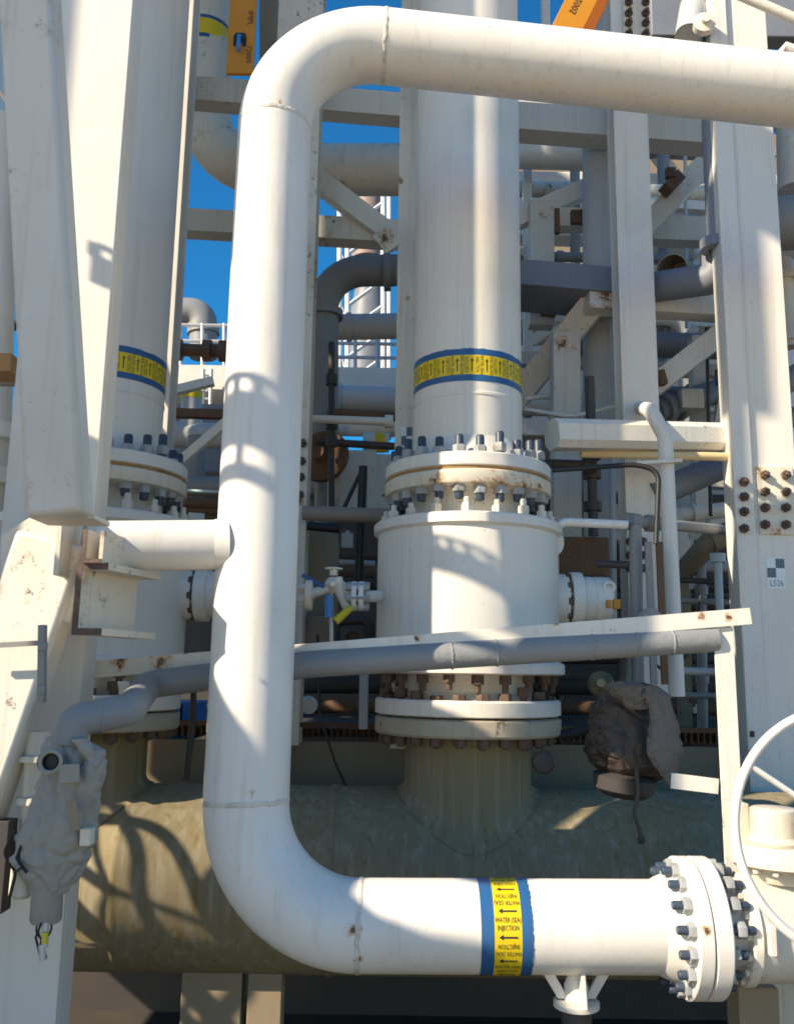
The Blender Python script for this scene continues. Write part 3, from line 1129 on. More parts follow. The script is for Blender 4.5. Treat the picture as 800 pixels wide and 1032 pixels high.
column('pale steel column right behind the left labelled pipe, only its sunlit edge showing', 120, 177, 300, 5.95, -420, 900)
cm = column('slim cream steel column peeping out right behind the looped pipe, with four bolt heads', 268, 316, 300, 5.72, -420, 900, CREAM_OLD)
bolt_grid(cm, 'bolt_head', sbm, [W(px_, py, 5.715) for px_, py in ((305, 447), (304, 465), (303, 481), (302, 499))])
ck = column('shaded steel column just left of the middle labelled pipe, with a small checkered sticker', 400, 440, 300, 5.6, -420, 640, CREAM_OLD)
cc = column('slim steel column right of the middle labelled pipe, with bolt plates at its top', 624, 660, 300, 5.85, -420, 800, CREAM)
mb = MB()
pa, pb = W(626, -30, 5.83), W(655, 36, 5.83)
mb.box(((pa.x + pb.x) / 2, 5.838, (pa.z + pb.z) / 2), pb.x - pa.x, .02, pa.z - pb.z)
sp = make('splice_plate', mb, CREAM_OLD, cc, .003)
bolt_grid(sp, 'splice_bolt', sbm, [W(px_, py, 5.828) for px_ in (633, 650) for py in (3, 14, 24, 35)])
bolt_grid(cc, 'bolt_head', sbm, [W(px_, py, 5.848) for px_ in (634, 647) for py in (546, 560, 573)])
pa, pb = W(404, 430, 5.59), W(415, 452, 5.59)
st = MB()
def SQ(fx, fy, lift=.0):
    return Vector((pa.x + (pb.x - pa.x) * fx, 5.597 - lift, pa.z + (pb.z - pa.z) * fy))
st.add([SQ(0, 0), SQ(1, 0), SQ(1, 1), SQ(0, 1)], [(0, 3, 2, 1)])
sk = make('sticker', st, STICK, ck)
st = MB()
st.add([SQ(.5, 0, .001), SQ(1, 0, .001), SQ(1, .42, .001), SQ(.5, .42, .001)], [(0, 3, 2, 1)])
st.add([SQ(.03, .42, .001), SQ(.5, .42, .001), SQ(.5, .85, .001), SQ(.03, .85, .001)], [(0, 3, 2, 1)])
make('print', st, SLATE, sk)

# ------------------------------------------------------------------ upper structure
G = 'beams of the pipe rack'
bar('steel_beam', 'horizontal cream beam at the top left, passing behind the bend of the looped pipe', 'beam', (172, 92, 6.3), (420, 112, 6.3), 26, .16, CREAM_OLD, G)
bar('steel_beam', 'cream beam across the blue sky left of the looped pipe, the lower of two', 'beam', (168, 224, 6.6), (420, 238, 6.6), 24, .16, CREAM_OLD, G)
bar('diagonal_brace', 'cream diagonal strut sloping down to the right just right of the looped pipe', 'brace', (315, 178, 6.5), (402, 244, 6.5), 20, .12, CREAM_OLD)
bar('steel_beam', 'grey cream beam high up right of the middle pipe, directly below the looped pipe', 'beam', (520, 123, 6.35), (735, 139, 6.35), 30, .2, BOXGREY, G)
bar('diagonal_brace', 'sloping cream strut right of the middle pipe, meeting the round grey upright pipe', 'brace', (520, 222, 6.9), (640, 168, 6.9), 18, .12, CREAM)
bar('steel_post', 'short cream post standing right of the middle pipe, below the sloping strut', 'post', (545, 205, 6.8), (545, 330, 6.8), 24, .14, BOXGREY)
bar('steel_beam', 'short cream beam with rusty joints between the short post and the round grey upright pipe', 'beam', (546, 222, 6.85), (640, 222, 6.85), 20, .14, WHITE_OLD, G)
mb = MB()
for px_, py, w_, h_ in ((561, 223, 5, 26), (581, 219, 12, 14)):
    p = W(px_, py, 6.76)
    k = M_(px_, py, 6.76)
    mb.box(p, w_ * k, .05, h_ * k)
tag(make('rusty_clamp', mb, BROWN), 'pair of rusted clamps on the short beam right of the middle pipe', 'clamp')
bar('steel_beam', 'dark shaded beam seen from below between the middle pipe and the box bracket', 'beam', (520, 288, 6.3), (640, 298, 6.3), 26, .5, BLUEGREY, G)
bar('steel_beam', 'pale box beam with a rusty cut end, running right past the slim column', 'beam', (591, 299, 6.15), (745, 308, 6.25), 31, .16, WHITE_OLD, G)
bar('diagonal_brace', 'box knee brace slanting down to the left from the rusty cut end', 'brace', (606, 296, 6.2), (522, 400, 6.85), 26, .16, WHITE_OLD)
bar('steel_post', 'square post standing below the box knee brace', 'post', (569, 338, 6.4), (571, 660, 6.4), 27, .16, BOXGREY)
bar('diagonal_brace', 'thin cream strut slanting up between the slim column and the broad right column', 'brace', (655, 392, 6.2), (745, 322, 6.2), 21, .14, BOXGREY)
bar('diagonal_brace', 'thick cream strut with a rusty clamp, slanting up near the slender blue grey pipe', 'brace', (640, 240, 7.1), (735, 138, 7.1), 20, .14, CREAM_OLD)
bar('steel_beam', 'cream beam behind the vertical blue grey pipe, level with its flange', 'beam', (640, 232, 7.4), (760, 236, 7.4), 26, .16, BOXGREY, G)
mb = MB()
p = W(677, 185, 6.95)
k = M_(677, 185, 6.95)
mb.box(p, 15 * k, .1, 22 * k, frame((.6, .1, .7)))
mb.box(p + Vector((-.03, -.06, .06)), 9 * k, .06, 10 * k)
tag(make('rusty_clamp', mb, BROWN), 'rusted clamp on the thick strut left of the vertical blue grey pipe', 'clamp')
# square tube with chamfered corners
a, b = W(556, 438, 5.25), W(750, 442, 5.72)
k = M_(556, 438, 5.25)
mb = MB()
hw_ = 15 * k
oct_ = [(-hw_, -hw_ * .55), (-hw_ * .55, -hw_), (hw_ * .55, -hw_), (hw_, -hw_ * .55), (hw_, hw_ * .55), (hw_ * .55, hw_), (-hw_ * .55, hw_), (-hw_, hw_ * .55)]
u, v, w = frame(b - a)
mb.prism(oct_, a, u, v, b - a)
solo('square_tube', 'pale square tube with an open sunlit end, right of the middle flange', 'beam', mb, WHITE_OLD)

# ------------------------------------------------------------------ pipes in the upper half
pipe('overhead_pipe', 'fat cream pipe with a label ring, bending to run level behind the looped pipe', 'pipe', [(207, -60, 7.2), (208, 171, 7.2), (425, 171, 7.2)], 24, CREAM_OLD, .55, n=32, rings=((0, 1, .72),), ringw=.06, ringr=1.1)
ov = bpy.data.objects['overhead_pipe']
p = W(207, 42, 7.2)
rr = 24 * M_(207, -60, 7.2)
mb = MB(); mb.lathe(p, Z, [(rr * 1.01, -.11), (rr * 1.015, -.11), (rr * 1.015, .11), (rr * 1.01, .11)], 40)
lb = make('label_band', mb, BLUE, ov)
mb = MB(); mb.lathe(p, Z, [(rr * 1.02, -.075), (rr * 1.022, -.075), (rr * 1.022, .075), (rr * 1.02, .075)], 40)
make('yellow_stripe', mb, YELLOW, lb)
pipe('vertical_pipe', 'round grey white upright pipe right of the middle, passing behind the rusty box beam', 'pipe', [(601, 20, 6.6), (605, 640, 6.6)], 14.5, GREYPALE, n=32)
up = bpy.data.objects['vertical_pipe.002']
pipe('vertical_pipe', 'dull cream pipe with a label ring, half hidden behind the round grey white pipe', 'pipe', [(613, -40, 7.6), (616, 330, 7.6)], 13, CREAM, n=28)
hp = bpy.data.objects['vertical_pipe.003']
p = W(615, 198, 7.6)
rr = 13 * M_(613, -40, 7.6)
mb = MB(); mb.lathe(p, Z, [(rr * 1.01, -.14), (rr * 1.03, -.14), (rr * 1.03, .14), (rr * 1.01, .14)], 32)
lb = make('label_band', mb, BLUE, hp)
mb = MB(); mb.lathe(p, Z, [(rr * 1.03, -.10), (rr * 1.04, -.10), (rr * 1.04, .10), (rr * 1.03, .10)], 32)
make('yellow_stripe', mb, YELLOW, lb)
pipe('horizontal_pipe', 'fat cream level pipe glimpsed high between the middle pipe and the round upright pipe', 'pipe', [(500, 154, 7.9), (640, 157, 7.9)], 15, CREAM, n=28)
pipe('grey_pipe', 'dark grey pipe with a wide bend, between the looped pipe and the middle pipe', 'pipe', [(325, 480, 7.3), (325, 273, 7.3), (430, 272, 7.3)], 16.5, GREY, .36, n=28, rings=((0, 1, .78), (1, 2, .62)), ringw=.06)
pipe('grey_pipe', 'grey level pipe just below the dark grey bend left of the middle pipe', 'pipe', [(318, 330, 8.2), (430, 328, 8.2)], 13, GREYPALE, n=28, rings=((0, 1, .3), (0, 1, .06)), ringw=.05, ringr=1.12)
pipe('blue_grey_pipe', 'slender blue grey upright pipe with a flange at its foot, by the broad column', 'pipe', [(706, -60, 5.6), (721, 250, 5.6)], 7.5, BLUEGREY, n=24, rings=((0, 1, .99), (0, 1, .22)), ringw=.07, ringr=1.9)
pipe('blue_grey_pipe', 'blue grey elbow and level pipe below the flange of the slender upright pipe', 'pipe', [(722, 256, 5.75), (722, 280, 5.75), (655, 290, 6.1)], 16, BLUEGREY, .06, n=24)
pipe('blue_grey_pipe', 'blue grey pipe with a flange glimpsed below the thin strut right of the slim column', 'pipe', [(660, 415, 6.6), (730, 392, 6.9)], 13, BLUEGREY, n=24, rings=((0, 1, .12), (0, 1, .3)), ringw=.06)
pipe('blue_grey_pipe', 'dark blue grey pipe slanting up to the right under the buff hose', 'pipe', [(655, 500, 5.9), (760, 456, 6.2)], 14, BLUEGREY, n=24)
pipe('blue_grey_pipe', 'blue grey pipe crossing behind the box beam and slim column', 'pipe', [(560, 345, 7.4), (760, 350, 7.4)], 13, BLUEGREY, n=24)
# open-ended duct
mb = MB()
o = W(677, 271, 6.0)
k = M_(677, 271, 6.0)
dd = Vector((.55, .8, .22)).normalized()
mb.lathe(o, dd, [(14 * k, .3), (15 * k, .3), (16 * k, 0), (14.5 * k, 0), (14 * k, .28), (.01, .285)], 32, caps=False)
mb.tube([o + dd * .28, o + dd * .9], 12 * k, 24)
solo('vent_pipe', 'white pipe with a dark open mouth, left of the blue grey flange', 'pipe', mb, [paint('soot paint', (.30, .26, .22), .6, dirt=.6)])
# fittings at the top right
mb = MB()
mb.lathe(W(694, 36, 5.5), Vector((.25, .3, 1)), [(.0, .02), (.085, .02), (.095, 0), (.095, .34), (.05, .36)], 24, caps=False)
solo('floodlight', 'grey bullet floodlight seen from below near the top right', 'lamp', mb, GREYPALE)
mb = MB()
mb.lathe(W(708, 28, 5.45), Vector((-.1, -1, .05)), [(.04, 0), (.075, .01), (.075, .06), (.03, .07), (.03, .1)], 20)
solo('pipe_fitting', 'round pale pipe fitting beside the floodlight at the top right', 'fitting', mb, CREAM_OLD)
# right margin
pipe('vertical_pipe', 'cream pipe end with a rusty lower rim, at the margin beside the broad column', 'pipe', [(801, 120, 6.0), (803, 192, 6.0)], 18, WHITE_OLD, n=28, rings=((0, 1, .04), (0, 1, .97)), ringw=.05, ringr=1.12)
pipe('grey_pipe', 'fat dark grey pipe at the right margin beside the broad column', 'pipe', [(770, 226, 5.9), (1100, 204, 5.9)], 27, GREY, n=32)
pipe('blue_grey_pipe', 'blue grey pipe slanting behind the broad right column at the margin', 'pipe', [(770, 398, 6), (960, 285, 6)], 12, BLUEGREY, n=24)
pipe('steel_rail', 'bright handrail slanting across the top right corner behind the broad column', 'rail', [(740, -8, 5.2), (1000, 105, 5.2)], 5, WHITE_OLD, n=16)
pipe('steel_rail', 'second bright handrail stub in the top right corner, just above the looped pipe', 'rail', [(775, 70, 5.0), (790, 48, 5.0), (1000, 120, 5.0)], 6, WHITE_OLD, n=16)
bar('steel_beam', 'pale plate beam filling the corner at the upper right margin', 'beam', (765, 300, 7.0), (860, 318, 7.0), 90, .1, BOXGREY, G)

# ------------------------------------------------------------------ orange lifting beams
ob = thing('lifting_bar', 'flat orange steel bar hanging upright at the top left, stamped and pierced by one hole', 'lifting bar', W(241, 73, 5.2), 'orange lifting bars')
k = M_(241, 40, 5.2)
pa = W(227.5, 73, 5.2)
mb = MB()
mb.prism([(0, 0), (27.5 * k, 0), (27.5 * k, 130 * k), (0, 130 * k)], pa, X, Z, Vector((0, .03, 0)))
make('plate', mb, ORANGE, ob, .003)
mb = MB()
mb.prism([(6 * k, 30 * k), (9 * k, 30 * k), (9 * k, 34 * k), (15 * k, 34 * k), (15 * k, 30 * k), (19 * k, 30 * k), (19 * k, 41 * k), (17 * k, 45 * k), (8 * k, 45 * k), (6 * k, 41 * k)], pa + Vector((0, -.004, 0)), X, Z, Vector((0, .002, 0)))
make('slot', mb, INK, ob)
mb = MB()
cc_ = pa + Vector((12.5 * k, -.02, 31 * k))
mb.tube(fillet([cc_ + Vector((0, .01, 9 * k)), cc_ + Vector((0, -.02, 6 * k)), cc_ + Vector((.0, -.02, -7 * k)), cc_ + Vector((0, .0, -8 * k))], .01, 4), 2.1 * k, 10)
make('hook', mb, LBLUE, ob)
mb = MB()
tc = pa + Vector((22 * k, -.003, 62 * k))
mb.text('IMPL', lambda x, y: tc + Vector((y * 5.5 * k, 0, -x * 6.2 * k)))
tc2 = pa + Vector((22 * k, -.003, 21 * k))
mb.text('72005', lambda x, y: tc2 + Vector((y * 5.0 * k, 0, -x * 6.0 * k)))
make('lettering', mb, INK, ob)

ob = thing('lifting_bar', 'orange steel bar tilted behind the looped pipe at the top middle, stamped along its face', 'lifting bar', W(580, 20, 5.2), 'orange lifting bars')
a, b = W(567, 50, 5.0), W(615, -46, 5.0)
d = (b - a).normalized()
side = d.cross(Vector((0, 1, 0))).normalized()
mb = MB()
k = M_(580, 10, 5.0)
mb.prism([(-9 * k, 0), (21 * k, 0), (21 * k, .034), (-9 * k, .034)], a, side, Vector((0, 1, 0)), b - a)
make('plate', mb, ORANGE, ob, .003)
mb = MB()
mb.prism([(-19 * k, .01), (-9 * k, -.001), (-9 * k, .034), (-19 * k, .034)], a, side, Vector((0, 1, 0)), b - a)
make('edge_plate', mb, ORANGED, ob)
mb = MB()
tc = a.lerp(b, .44) + side * (8 * k) + Vector((0, -.003, 0))
mb.text('72005', lambda x, y: tc - d * (x * 7 * k) + side * (y * 7 * k))
make('lettering', mb, INK, ob)

# ------------------------------------------------------------------ conduit, cable, small lines right of the middle
pipe('conduit', 'white bent conduit coming down from the slim column and passing behind the rail', 'conduit', [(645, 411, 5.86), (655, 413, 5.12), (670, 440, 5.1), (682, 702, 5.12)], 6.6, CREAM, .09, n=20)
bar('strap_plate', 'small flat strap holding the bent white conduit', 'clamp', (640, 467, 5.02), (687, 464, 5.02), 4, .03, CREAM_OLD)
pipe('cable', 'black cable curving over from the middle flange and hanging down by the white conduit', 'cable', [(556, 474, 4.7), (640, 468, 4.65), (664, 474, 4.62), (661, 548, 4.6)], 2.6, RUBBER, .22, n=10)
pipe('buff_hose', 'thin buff yellow hose running level under the pale square tube', 'hose', [(585, 457, 5.4), (1100, 469, 6.0)], 4.4, BUFF, n=14)
pipe('impulse_line', 'sunlit white rod running level right of the middle valve', 'pipe', [(556, 540, 4.95), (566, 526, 4.95), (632, 529, 4.95)], 4.5, WHITE, .06, n=14)
t = thing('pipe_stand', 'dark steel stand of pipe and fittings beside the slim column', 'stand', W(641, 720, 5.0))
pipe('post', None, None, [(640, 530, 5.0), (643, 735, 5.0)], 6.5, GREY, n=14, parent=t)
pipe('crossbar', None, None, [(628, 525, 5.0), (752, 536, 6.0)], 6, GREY, n=14, parent=t, rings=((0, 1, .06), (0, 1, .2)), ringw=.1, ringr=1.5)
pipe('lower_crossbar', None, None, [(602, 568, 5.1), (642, 570, 5.0)], 4, DARK, n=10, parent=t)
for q, lab in ((653, 'grey flat strip standing upright, left of a pair beside the white conduit'), (664, 'rusty flat strip standing upright, right of a pair beside the white conduit')):
    bar('flat_strip', lab, 'steel strip', (q, 546, 4.9), (q + 6, 690, 4.9), 7, .02, GREY if q == 653 else BROWN)
pipe('tubing', 'dark horizontal tube with a rusty fitting right behind the middle flange', 'pipe', [(545, 467, 5.6), (596, 469, 5.6)], 5, DARK, n=12, rings=((0, 1, .95),), ringw=.08, ringr=1.5)
pipe('tubing', 'dark upright tube with rusty clamps behind the black cable', 'pipe', [(594, 380, 5.7), (598, 540, 5.7)], 5, DARK, n=12, rings=((0, 1, .62), (0, 1, .82), (0, 1, .5)), ringw=.06, ringr=1.8)
mb = MB()
p = W(578, 570, 5.9); k = M_(578, 570, 5.9)
mb.box(p, 62 * k, .3, 52 * k)
solo('dark_box', 'dark brown box in shade behind the middle valve', 'box', mb, BROWN, bevel=.01)
pipe('tubing', 'maroon tube below the dark brown box right of the middle valve', 'pipe', [(560, 590, 5.7), (614, 592, 5.7)], 7, MAROON, n=12, rings=((0, 1, .8),), ringw=.1, ringr=1.7)
mb = MB()
p = W(621, 609, 4.85); k = M_(621, 609, 4.85)
mb.box(p, 7 * k, .04, 10 * k)
mb.box(p + Vector((-8 * k, 0, 0)), 5 * k, .03, 8 * k)
solo('orange_fitting', 'small orange fitting at the end of the middle valve trunnion', 'fitting', mb, ORANGE, bevel=.004)
pipe('bare_hose', 'black hose looping through the shade right of the lower middle flange', 'hose', [(560, 742, 4.95), (595, 735, 4.95), (625, 700, 4.9), (629, 640, 4.9)], 5, RUBBER, .3, n=12)
mb = MB()
mb.lathe(W(605, 690, 5.2), Vector((-.2, -1, .1)), [(.06, 0), (.075, .02), (.07, .05), (.03, .07), (.025, .1)], 28)
solo('gauge', 'round brassy gauge body catching light in the shade left of the dark tarp', 'gauge', mb, paint('brassy metal', (.25, .21, .13), .3, metal=.7))
mb = MB()
mb.lathe(W(547, 768, 4.62), TO_CAM, [(.05, 0), (.06, .01), (.05, .03), (.02, .04)], 14)
solo('drain_plug', 'rusty black drain plug beside the nozzle under the lower middle flange', 'plug', mb, DARK)

# ------------------------------------------------------------------ sample valves left of the middle valve
sv = thing('sample_valve', 'small sampling valve set with one blue and one yellow lever, left of the middle valve', 'valve', W(345, 610, 4.75))
YS = 4.8
ks = M_(345, 605, YS)
mb = MB()
mb.tube([W(382, 601, YS + .1), W(366, 601, YS)], 6 * ks, 16)
make('stem', mb, CREAM, sv)
mb = MB()
for px_, w_, r_ in ((364, 5, 15), (357, 5, 15)):
    mb.lathe(W(px_, 601, YS), Vector((1, 0, 0)), [(r_ * ks * .97, -w_ / 2 * ks), (r_ * ks, -w_ / 2.4 * ks), (r_ * ks, w_ / 2.4 * ks), (r_ * ks * .97, w_ / 2 * ks)], 28)
fl = make('flange', mb, WHITE, sv)
mb = MB()
mb.hexa((0, 0, -.06), (0, 0, 1), .022, .12)
bm_ = bolt_data('bolt', mb, [NUT])
put_bolts(fl, 'bolt', bm_, W(360.5, 601, YS), X, 11.5 * ks, 6, .2)
mb = MB()
mb.tube([W(354, 598, YS), W(339, 588, YS), W(333, 590, YS)], 6 * ks, 14)
mb.tube([W(340, 582, YS - .02), W(342, 596, YS - .02), W(350, 612, YS - .02)], 5 * ks, 14)
mb.lathe(W(335, 590, YS), Vector((.1, -1, 0)), [(7 * ks, -.05), (8 * ks, -.03), (8 * ks, .03), (5 * ks, .05), (3 * ks, .09)], 20)
mb.lathe(W(336, 580, YS), Z, [(4 * ks, 0), (4 * ks, .03), (9 * ks, .032), (9 * ks, .04), (2 * ks, .044)], 16)
make('body', mb, WHITE_OLD, sv)
mb = MB()
mb.tube([W(331, 600, YS - .07), W(331, 622, YS - .07)], [3.6 * ks, 3.9 * ks], 14)
lv = make('lever', mb, LBLUE, sv)
mb = MB()
mb.tube([W(338, 626, YS - .06), W(354, 612, YS - .06)], [4.2 * ks, 3.4 * ks], 14)
make('lever', mb, LYELLOW, sv)
mb = MB()
mb.beam(W(305, 580, YS - .03), W(327, 592, YS - .05), 4 * ks, 7 * ks, Vector((0, 1, 0)))
make('lever', mb, BLUE, sv, .003)
mb = MB()
mb.tube([W(334, 595, YS), W(334, 660, YS)], 2 * ks, 10)
make('drain_tube', mb, GALV, sv)
mb = MB()
for px_, py in ((302, 593), (301, 606)):
    mb.hexa(W(px_, py, YS - .1), Vector((1, 0, 0)), 5 * ks, .06)
mb.lathe(W(308, 600, YS - .1), X, [(14 * ks, 0), (15 * ks, .005), (15 * ks, .03), (14 * ks, .035)], 28)
mb.tube([W(309, 600, YS - .1), W(334, 592, YS)], 5 * ks, 14)
make('end_flange', mb, CREAM_OLD, sv)

# ------------------------------------------------------------------ middle-left cluster
pipe('scaffold_pole', 'thin dark upright pole with a rusty clamp, between the looped pipe and the middle pipe', 'pole', [(334, 345, 6.4), (334, 520, 6.4)], 3.2, DARK, n=12, rings=((0, 1, .22), (0, 1, .48), (0, 1, .58)), ringw=.08, ringr=1.8)
pipe('scaffold_tube', 'pale level tube with pink and yellow smears, left of the middle pipe', 'pole', [(312, 422, 6.3), (396, 425, 6.3)], 4.2, WHITE_OLD, n=14, rings=((0, 1, .95),), ringw=.06, ringr=1.6)
pipe('scaffold_tube', 'dark level tube just below the pale smeared tube', 'pole', [(318, 445, 6.5), (400, 450, 6.5)], 4, DARK, n=12)
pipe('scaffold_tube', 'thick grey brown level tube left of the upper middle flange', 'pole', [(305, 517, 5.5), (392, 520, 5.5)], 7.5, paint('dull brown grey', (.24, .21, .185), .6), n=18)
pipe('scaffold_tube', 'brown rusty tube lying behind the pale smeared tube', 'pole', [(330, 416, 7.0), (400, 420, 7.0)], 5, BROWN, n=12)
mb = MB()
mb.lathe(W(326, 460, 6.7), Vector((-.35, -1, .1)), [(.03, -.06), (.20, -.03), (.21, 0), (.2, .03), (.08, .05), (.05, .12)], 32)
solo('rusty_handwheel', 'rusty brown disc shaped wheel just right of the bolted slim column', 'wheel', mb, BROWN)
sup = thing('box_frame', 'shaded box frame with a flared foot, left of the upper middle flange', 'frame', W(362, 520, 7.2))
k = M_(360, 480, 7.2)
mb = MB()
mb.box(W(361, 490, 7.2), 36 * k, .3, 66 * k)
make('box', mb, BOXGREY, sup, .006)
mb = MB()
mb.box(W(385, 478, 7.3), 26 * k, .3, 34 * k)
make('arm', mb, BOXGREY, sup, .006)
mb = MB()
pf = W(326, 525, 7.1)
mb.prism([(0, 0), (76 * k, 0), (54 * k, 48 * k), (24 * k, 48 * k)], pf, X, Z, Vector((0, .05, 0)))
make('foot', mb, BOXGREY, sup, .004)
pipe('black_strut', 'glossy black upright strut in the gap left of the middle valve', 'strut', [(366, 470, 5.9), (361, 600, 5.9)], 4.5, RUBBER, n=16)
pipe('black_strut', 'thin black rod slanting up to the head of the glossy black strut', 'strut', [(345, 515, 5.95), (365, 473, 5.95)], 2.2, RUBBER, n=10)
pipe('black_strut', 'thick black rod lying level under the grey brown tube left of the middle valve', 'strut', [(310, 530, 5.8), (342, 533, 5.8)], 4.5, RUBBER, n=14)
mb = MB()
k = M_(322, 560, 6.2)
mb.lathe(W(318, 650, 6.2), Z, [(21 * k, 0), (21 * k, 100 * k), (19 * k, 112 * k), (12 * k, 120 * k), (4 * k, 122 * k)], 36)
solo('cream_tank', 'small cream upright tank with a domed top, half hidden by the looped pipe', 'tank', mb, TAN)
bar('steel_post', 'slim grey post in the dark gap between the looped pipe and the lower middle flange', 'post', (367, 678, 5.7), (366, 735, 5.7), 9, .05, GREYPALE)
mb = MB()
mb.lathe(W(311, 711, 6.0), Vector((.2, -1, -.3)), [(.02, -.06), (.055, -.03), (.06, 0), (.05, .03)], 24)
solo('lamp', 'small white lamp housing glowing pale in the dark gap right of the looped pipe', 'lamp', mb, WHITE)
pipe('hose', 'thin black hose hanging down in front of the blue container', 'hose', [(196, 672, 4.2), (194, 730, 4.2), (187, 787, 4.2)], 3.2, RUBBER, n=10)

# ------------------------------------------------------------------ plate girder and grating behind the header
gd = thing('plate_girder', 'tan plate girder with rust runs behind the header pipe, carrying a toothed grating', 'beam', (0, 5.9, W(400, 800, 5.9).z))
zt_ = W(470, 750, 5.9).z
mb = MB()
mb.box((0, 5.95, zt_ - .22), 9, .03, .44)
make('web', mb, TAN, gd)
mb = MB()
zz = zt_ + .06
for i in range(170):
    xx = -3.4 + i * .04
    mb.box((xx, 5.96, zz), .008, .10, .07)
mb.box((0, 6.02, zz), 7, .02, .03)
mb.box((0, 5.93, zz + .045), 7, .06, .03)
make('grating', mb, BROWN, gd)
mb = MB()
mb.box((0, 8.2, zt_ + .04), 11, 4.3, .04)
tag(make('walkway', mb, FLOOR), kind='structure')

# ------------------------------------------------------------------ left margin
pipe('vertical_pipe', 'white pipe with a sunlit flange at the far left margin, behind the upper slanted brace', 'pipe', [(2, 120, 5.2), (-14, 700, 5.2)], 16, CREAM, n=32, rings=((0, 1, .58), (0, 1, .655)), ringw=.09, ringr=1.9)
mb = MB()
a, b = W(21, 395, 4.3), W(4, 612, 4.3)
k = M_(15, 500, 4.3)
mb.beam(a, b, 7 * k, .05, Vector((0, 1, 0)))
for i in range(7):
    p = a.lerp(b, (i + .5) / 7)
    mb.hexa(p + Vector((.01, -.025, 0)), TO_CAM, .012, .01)
solo('cable_tray', 'narrow grey cable channel dotted with bolts at the far left margin', 'channel', mb, GREYPALE)
mb = MB()
mb.box(W(4, 371, 4.6), 30 * M_(4, 371, 4.6), .2, 19 * M_(4, 371, 4.6))
solo('wooden_plank', 'end of an orange brown plank at the far left margin', 'plank', mb, paint('orange wood', (.42, .22, .09), .7, dirt=.4, streak=.3), bevel=.004)
pipe('grey_pipe', 'grey level tube under the orange plank at the far left margin', 'pipe', [(-30, 384, 4.7), (22, 386, 4.7)], 4, GREY, n=14)
mb = MB()
for (x0_, y0_, x1_, y1_, r_) in ((-5, 225, 8, 262, 5), (2, 250, 16, 300, 4), (-10, 290, 12, 330, 6), (5, 200, 10, 360, 3)):
    mb.tube([W(x0_, y0_, 5.4), W(x1_, y1_, 5.3)], r_ * M_(5, 280, 5.4), 10)
mb.lathe(W(4, 300, 5.3), TO_CAM, [(.06, 0), (.07, .02), (.05, .05)], 16)
solo('valve_linkage', 'tangle of dark rusty valve linkage at the left margin behind the slanted brace', 'linkage', mb, BROWN)
mb = MB()
mb.box(W(0, 560, 6.8), 90 * M_(0, 560, 6.8), .3, 240 * M_(0, 560, 6.8))
solo('cabinet_or_blocker', 'pale cabinet seen through the gap at the far left margin', 'cabinet', mb, CREAM, bevel=.01)

# ------------------------------------------------------------------ blue container, far walkway, far tanks
mb = MB()
k = M_(182, 724, 6.6)
for i in range(3):
    mb.box(W(172 + i * 12, 724, 6.6), 9.5 * k, .5, 34 * k)
mb.box(W(184, 708, 6.62), 40 * k, .5, 3 * k)
mb.box(W(184, 741, 6.62), 40 * k, .5, 3 * k)
solo('blue_drum', 'bright blue ribbed container on the walkway left of the looped pipe', 'container', mb, LBLUE, bevel=.01)
# ------------------------------------------------------------------ far platform seen through the gaps
YF = 14.0
kf = M_(260, 370, YF)
pl = thing('far_platform', 'far cream platform edge with a thin railing, seen through the gaps beside the looped pipe', 'platform', W(280, 400, YF))
mb = MB()
mb.box(W(290, 393, YF), 300 * kf, 1.2, 24 * kf)
make('deck_edge', mb, CREAM, pl)
mb = MB()
for py in (327, 343, 357, 370):
    mb.tube([W(160, py, YF - .5), W(420, py + 4, YF - .5)], .03, 8)
for px_ in range(160, 421, 22):
    mb.tube([W(px_, 326, YF - .5), W(px_, 384, YF - .5)], .03, 8)
make('railing', mb, GALV, pl)
mb = MB()
for px_ in (205, 213):
    mb.tube([W(px_, 372, YF - .8), W(px_ - 2, 440, YF - .8)], .03, 8)
for i in range(8):
    mb.tube([W(205, 378 + i * 8, YF - .8), W(213, 378 + i * 8, YF - .8)], .02, 6)
make('ladder', mb, GALV, pl)
pipe('far_duct', 'distant grey duct with a bent stack against the blue sky left of the looped pipe', 'duct', [(150, 314, 18), (205, 314, 18), (205, 360, 18)], 14, GREY, .3, n=20, rings=((1, 2, .4),), ringw=.2, ringr=1.15)
pipe('far_pipe', 'distant rusty brown pipe with flanges under the railing left of the looped pipe', 'pipe', [(166, 352, 12.5), (232, 354, 12.5)], 6.5, BROWN, n=16, rings=((0, 1, .1), (0, 1, .2), (0, 1, .65), (0, 1, .9)), ringw=.12, ringr=1.7)
pipe('far_pipe', 'distant grey pipe with a yellow ring, standing on a level grey pipe', 'pipe', [(193, 395, 11), (193, 440, 11)], 10.5, GREYPALE, n=20)
fp = bpy.data.objects['far_pipe.001']
mb = MB()
p = W(193, 398, 11); rr = 10.8 * M_(193, 395, 11)
mb.lathe(p, Z, [(rr, -.06), (rr, .06)], 20)
make('yellow_ring', mb, YELLOW, fp)
pipe('far_pipe', 'distant level grey pipe lying below the yellow ringed pipe', 'pipe', [(150, 437, 11), (240, 440, 11)], 13, GREYPALE, n=20)
bar('steel_beam', 'dark brown level beam in front of the yellow ringed pipe, left of the looped pipe', 'beam', (158, 416, 9.5), (240, 418, 9.5), 9, .1, BROWN, G)
bar('diagonal_brace', 'thin bright white strut rising to the looped pipe from the left valve flange', 'brace', (183, 464, 5.9), (240, 415, 5.9), 9, .06, WHITE)
bar('diagonal_brace', 'pale strut sloping under the far platform left of the looped pipe', 'brace', (150, 400, 10), (215, 384, 10), 9, .1, CREAM)
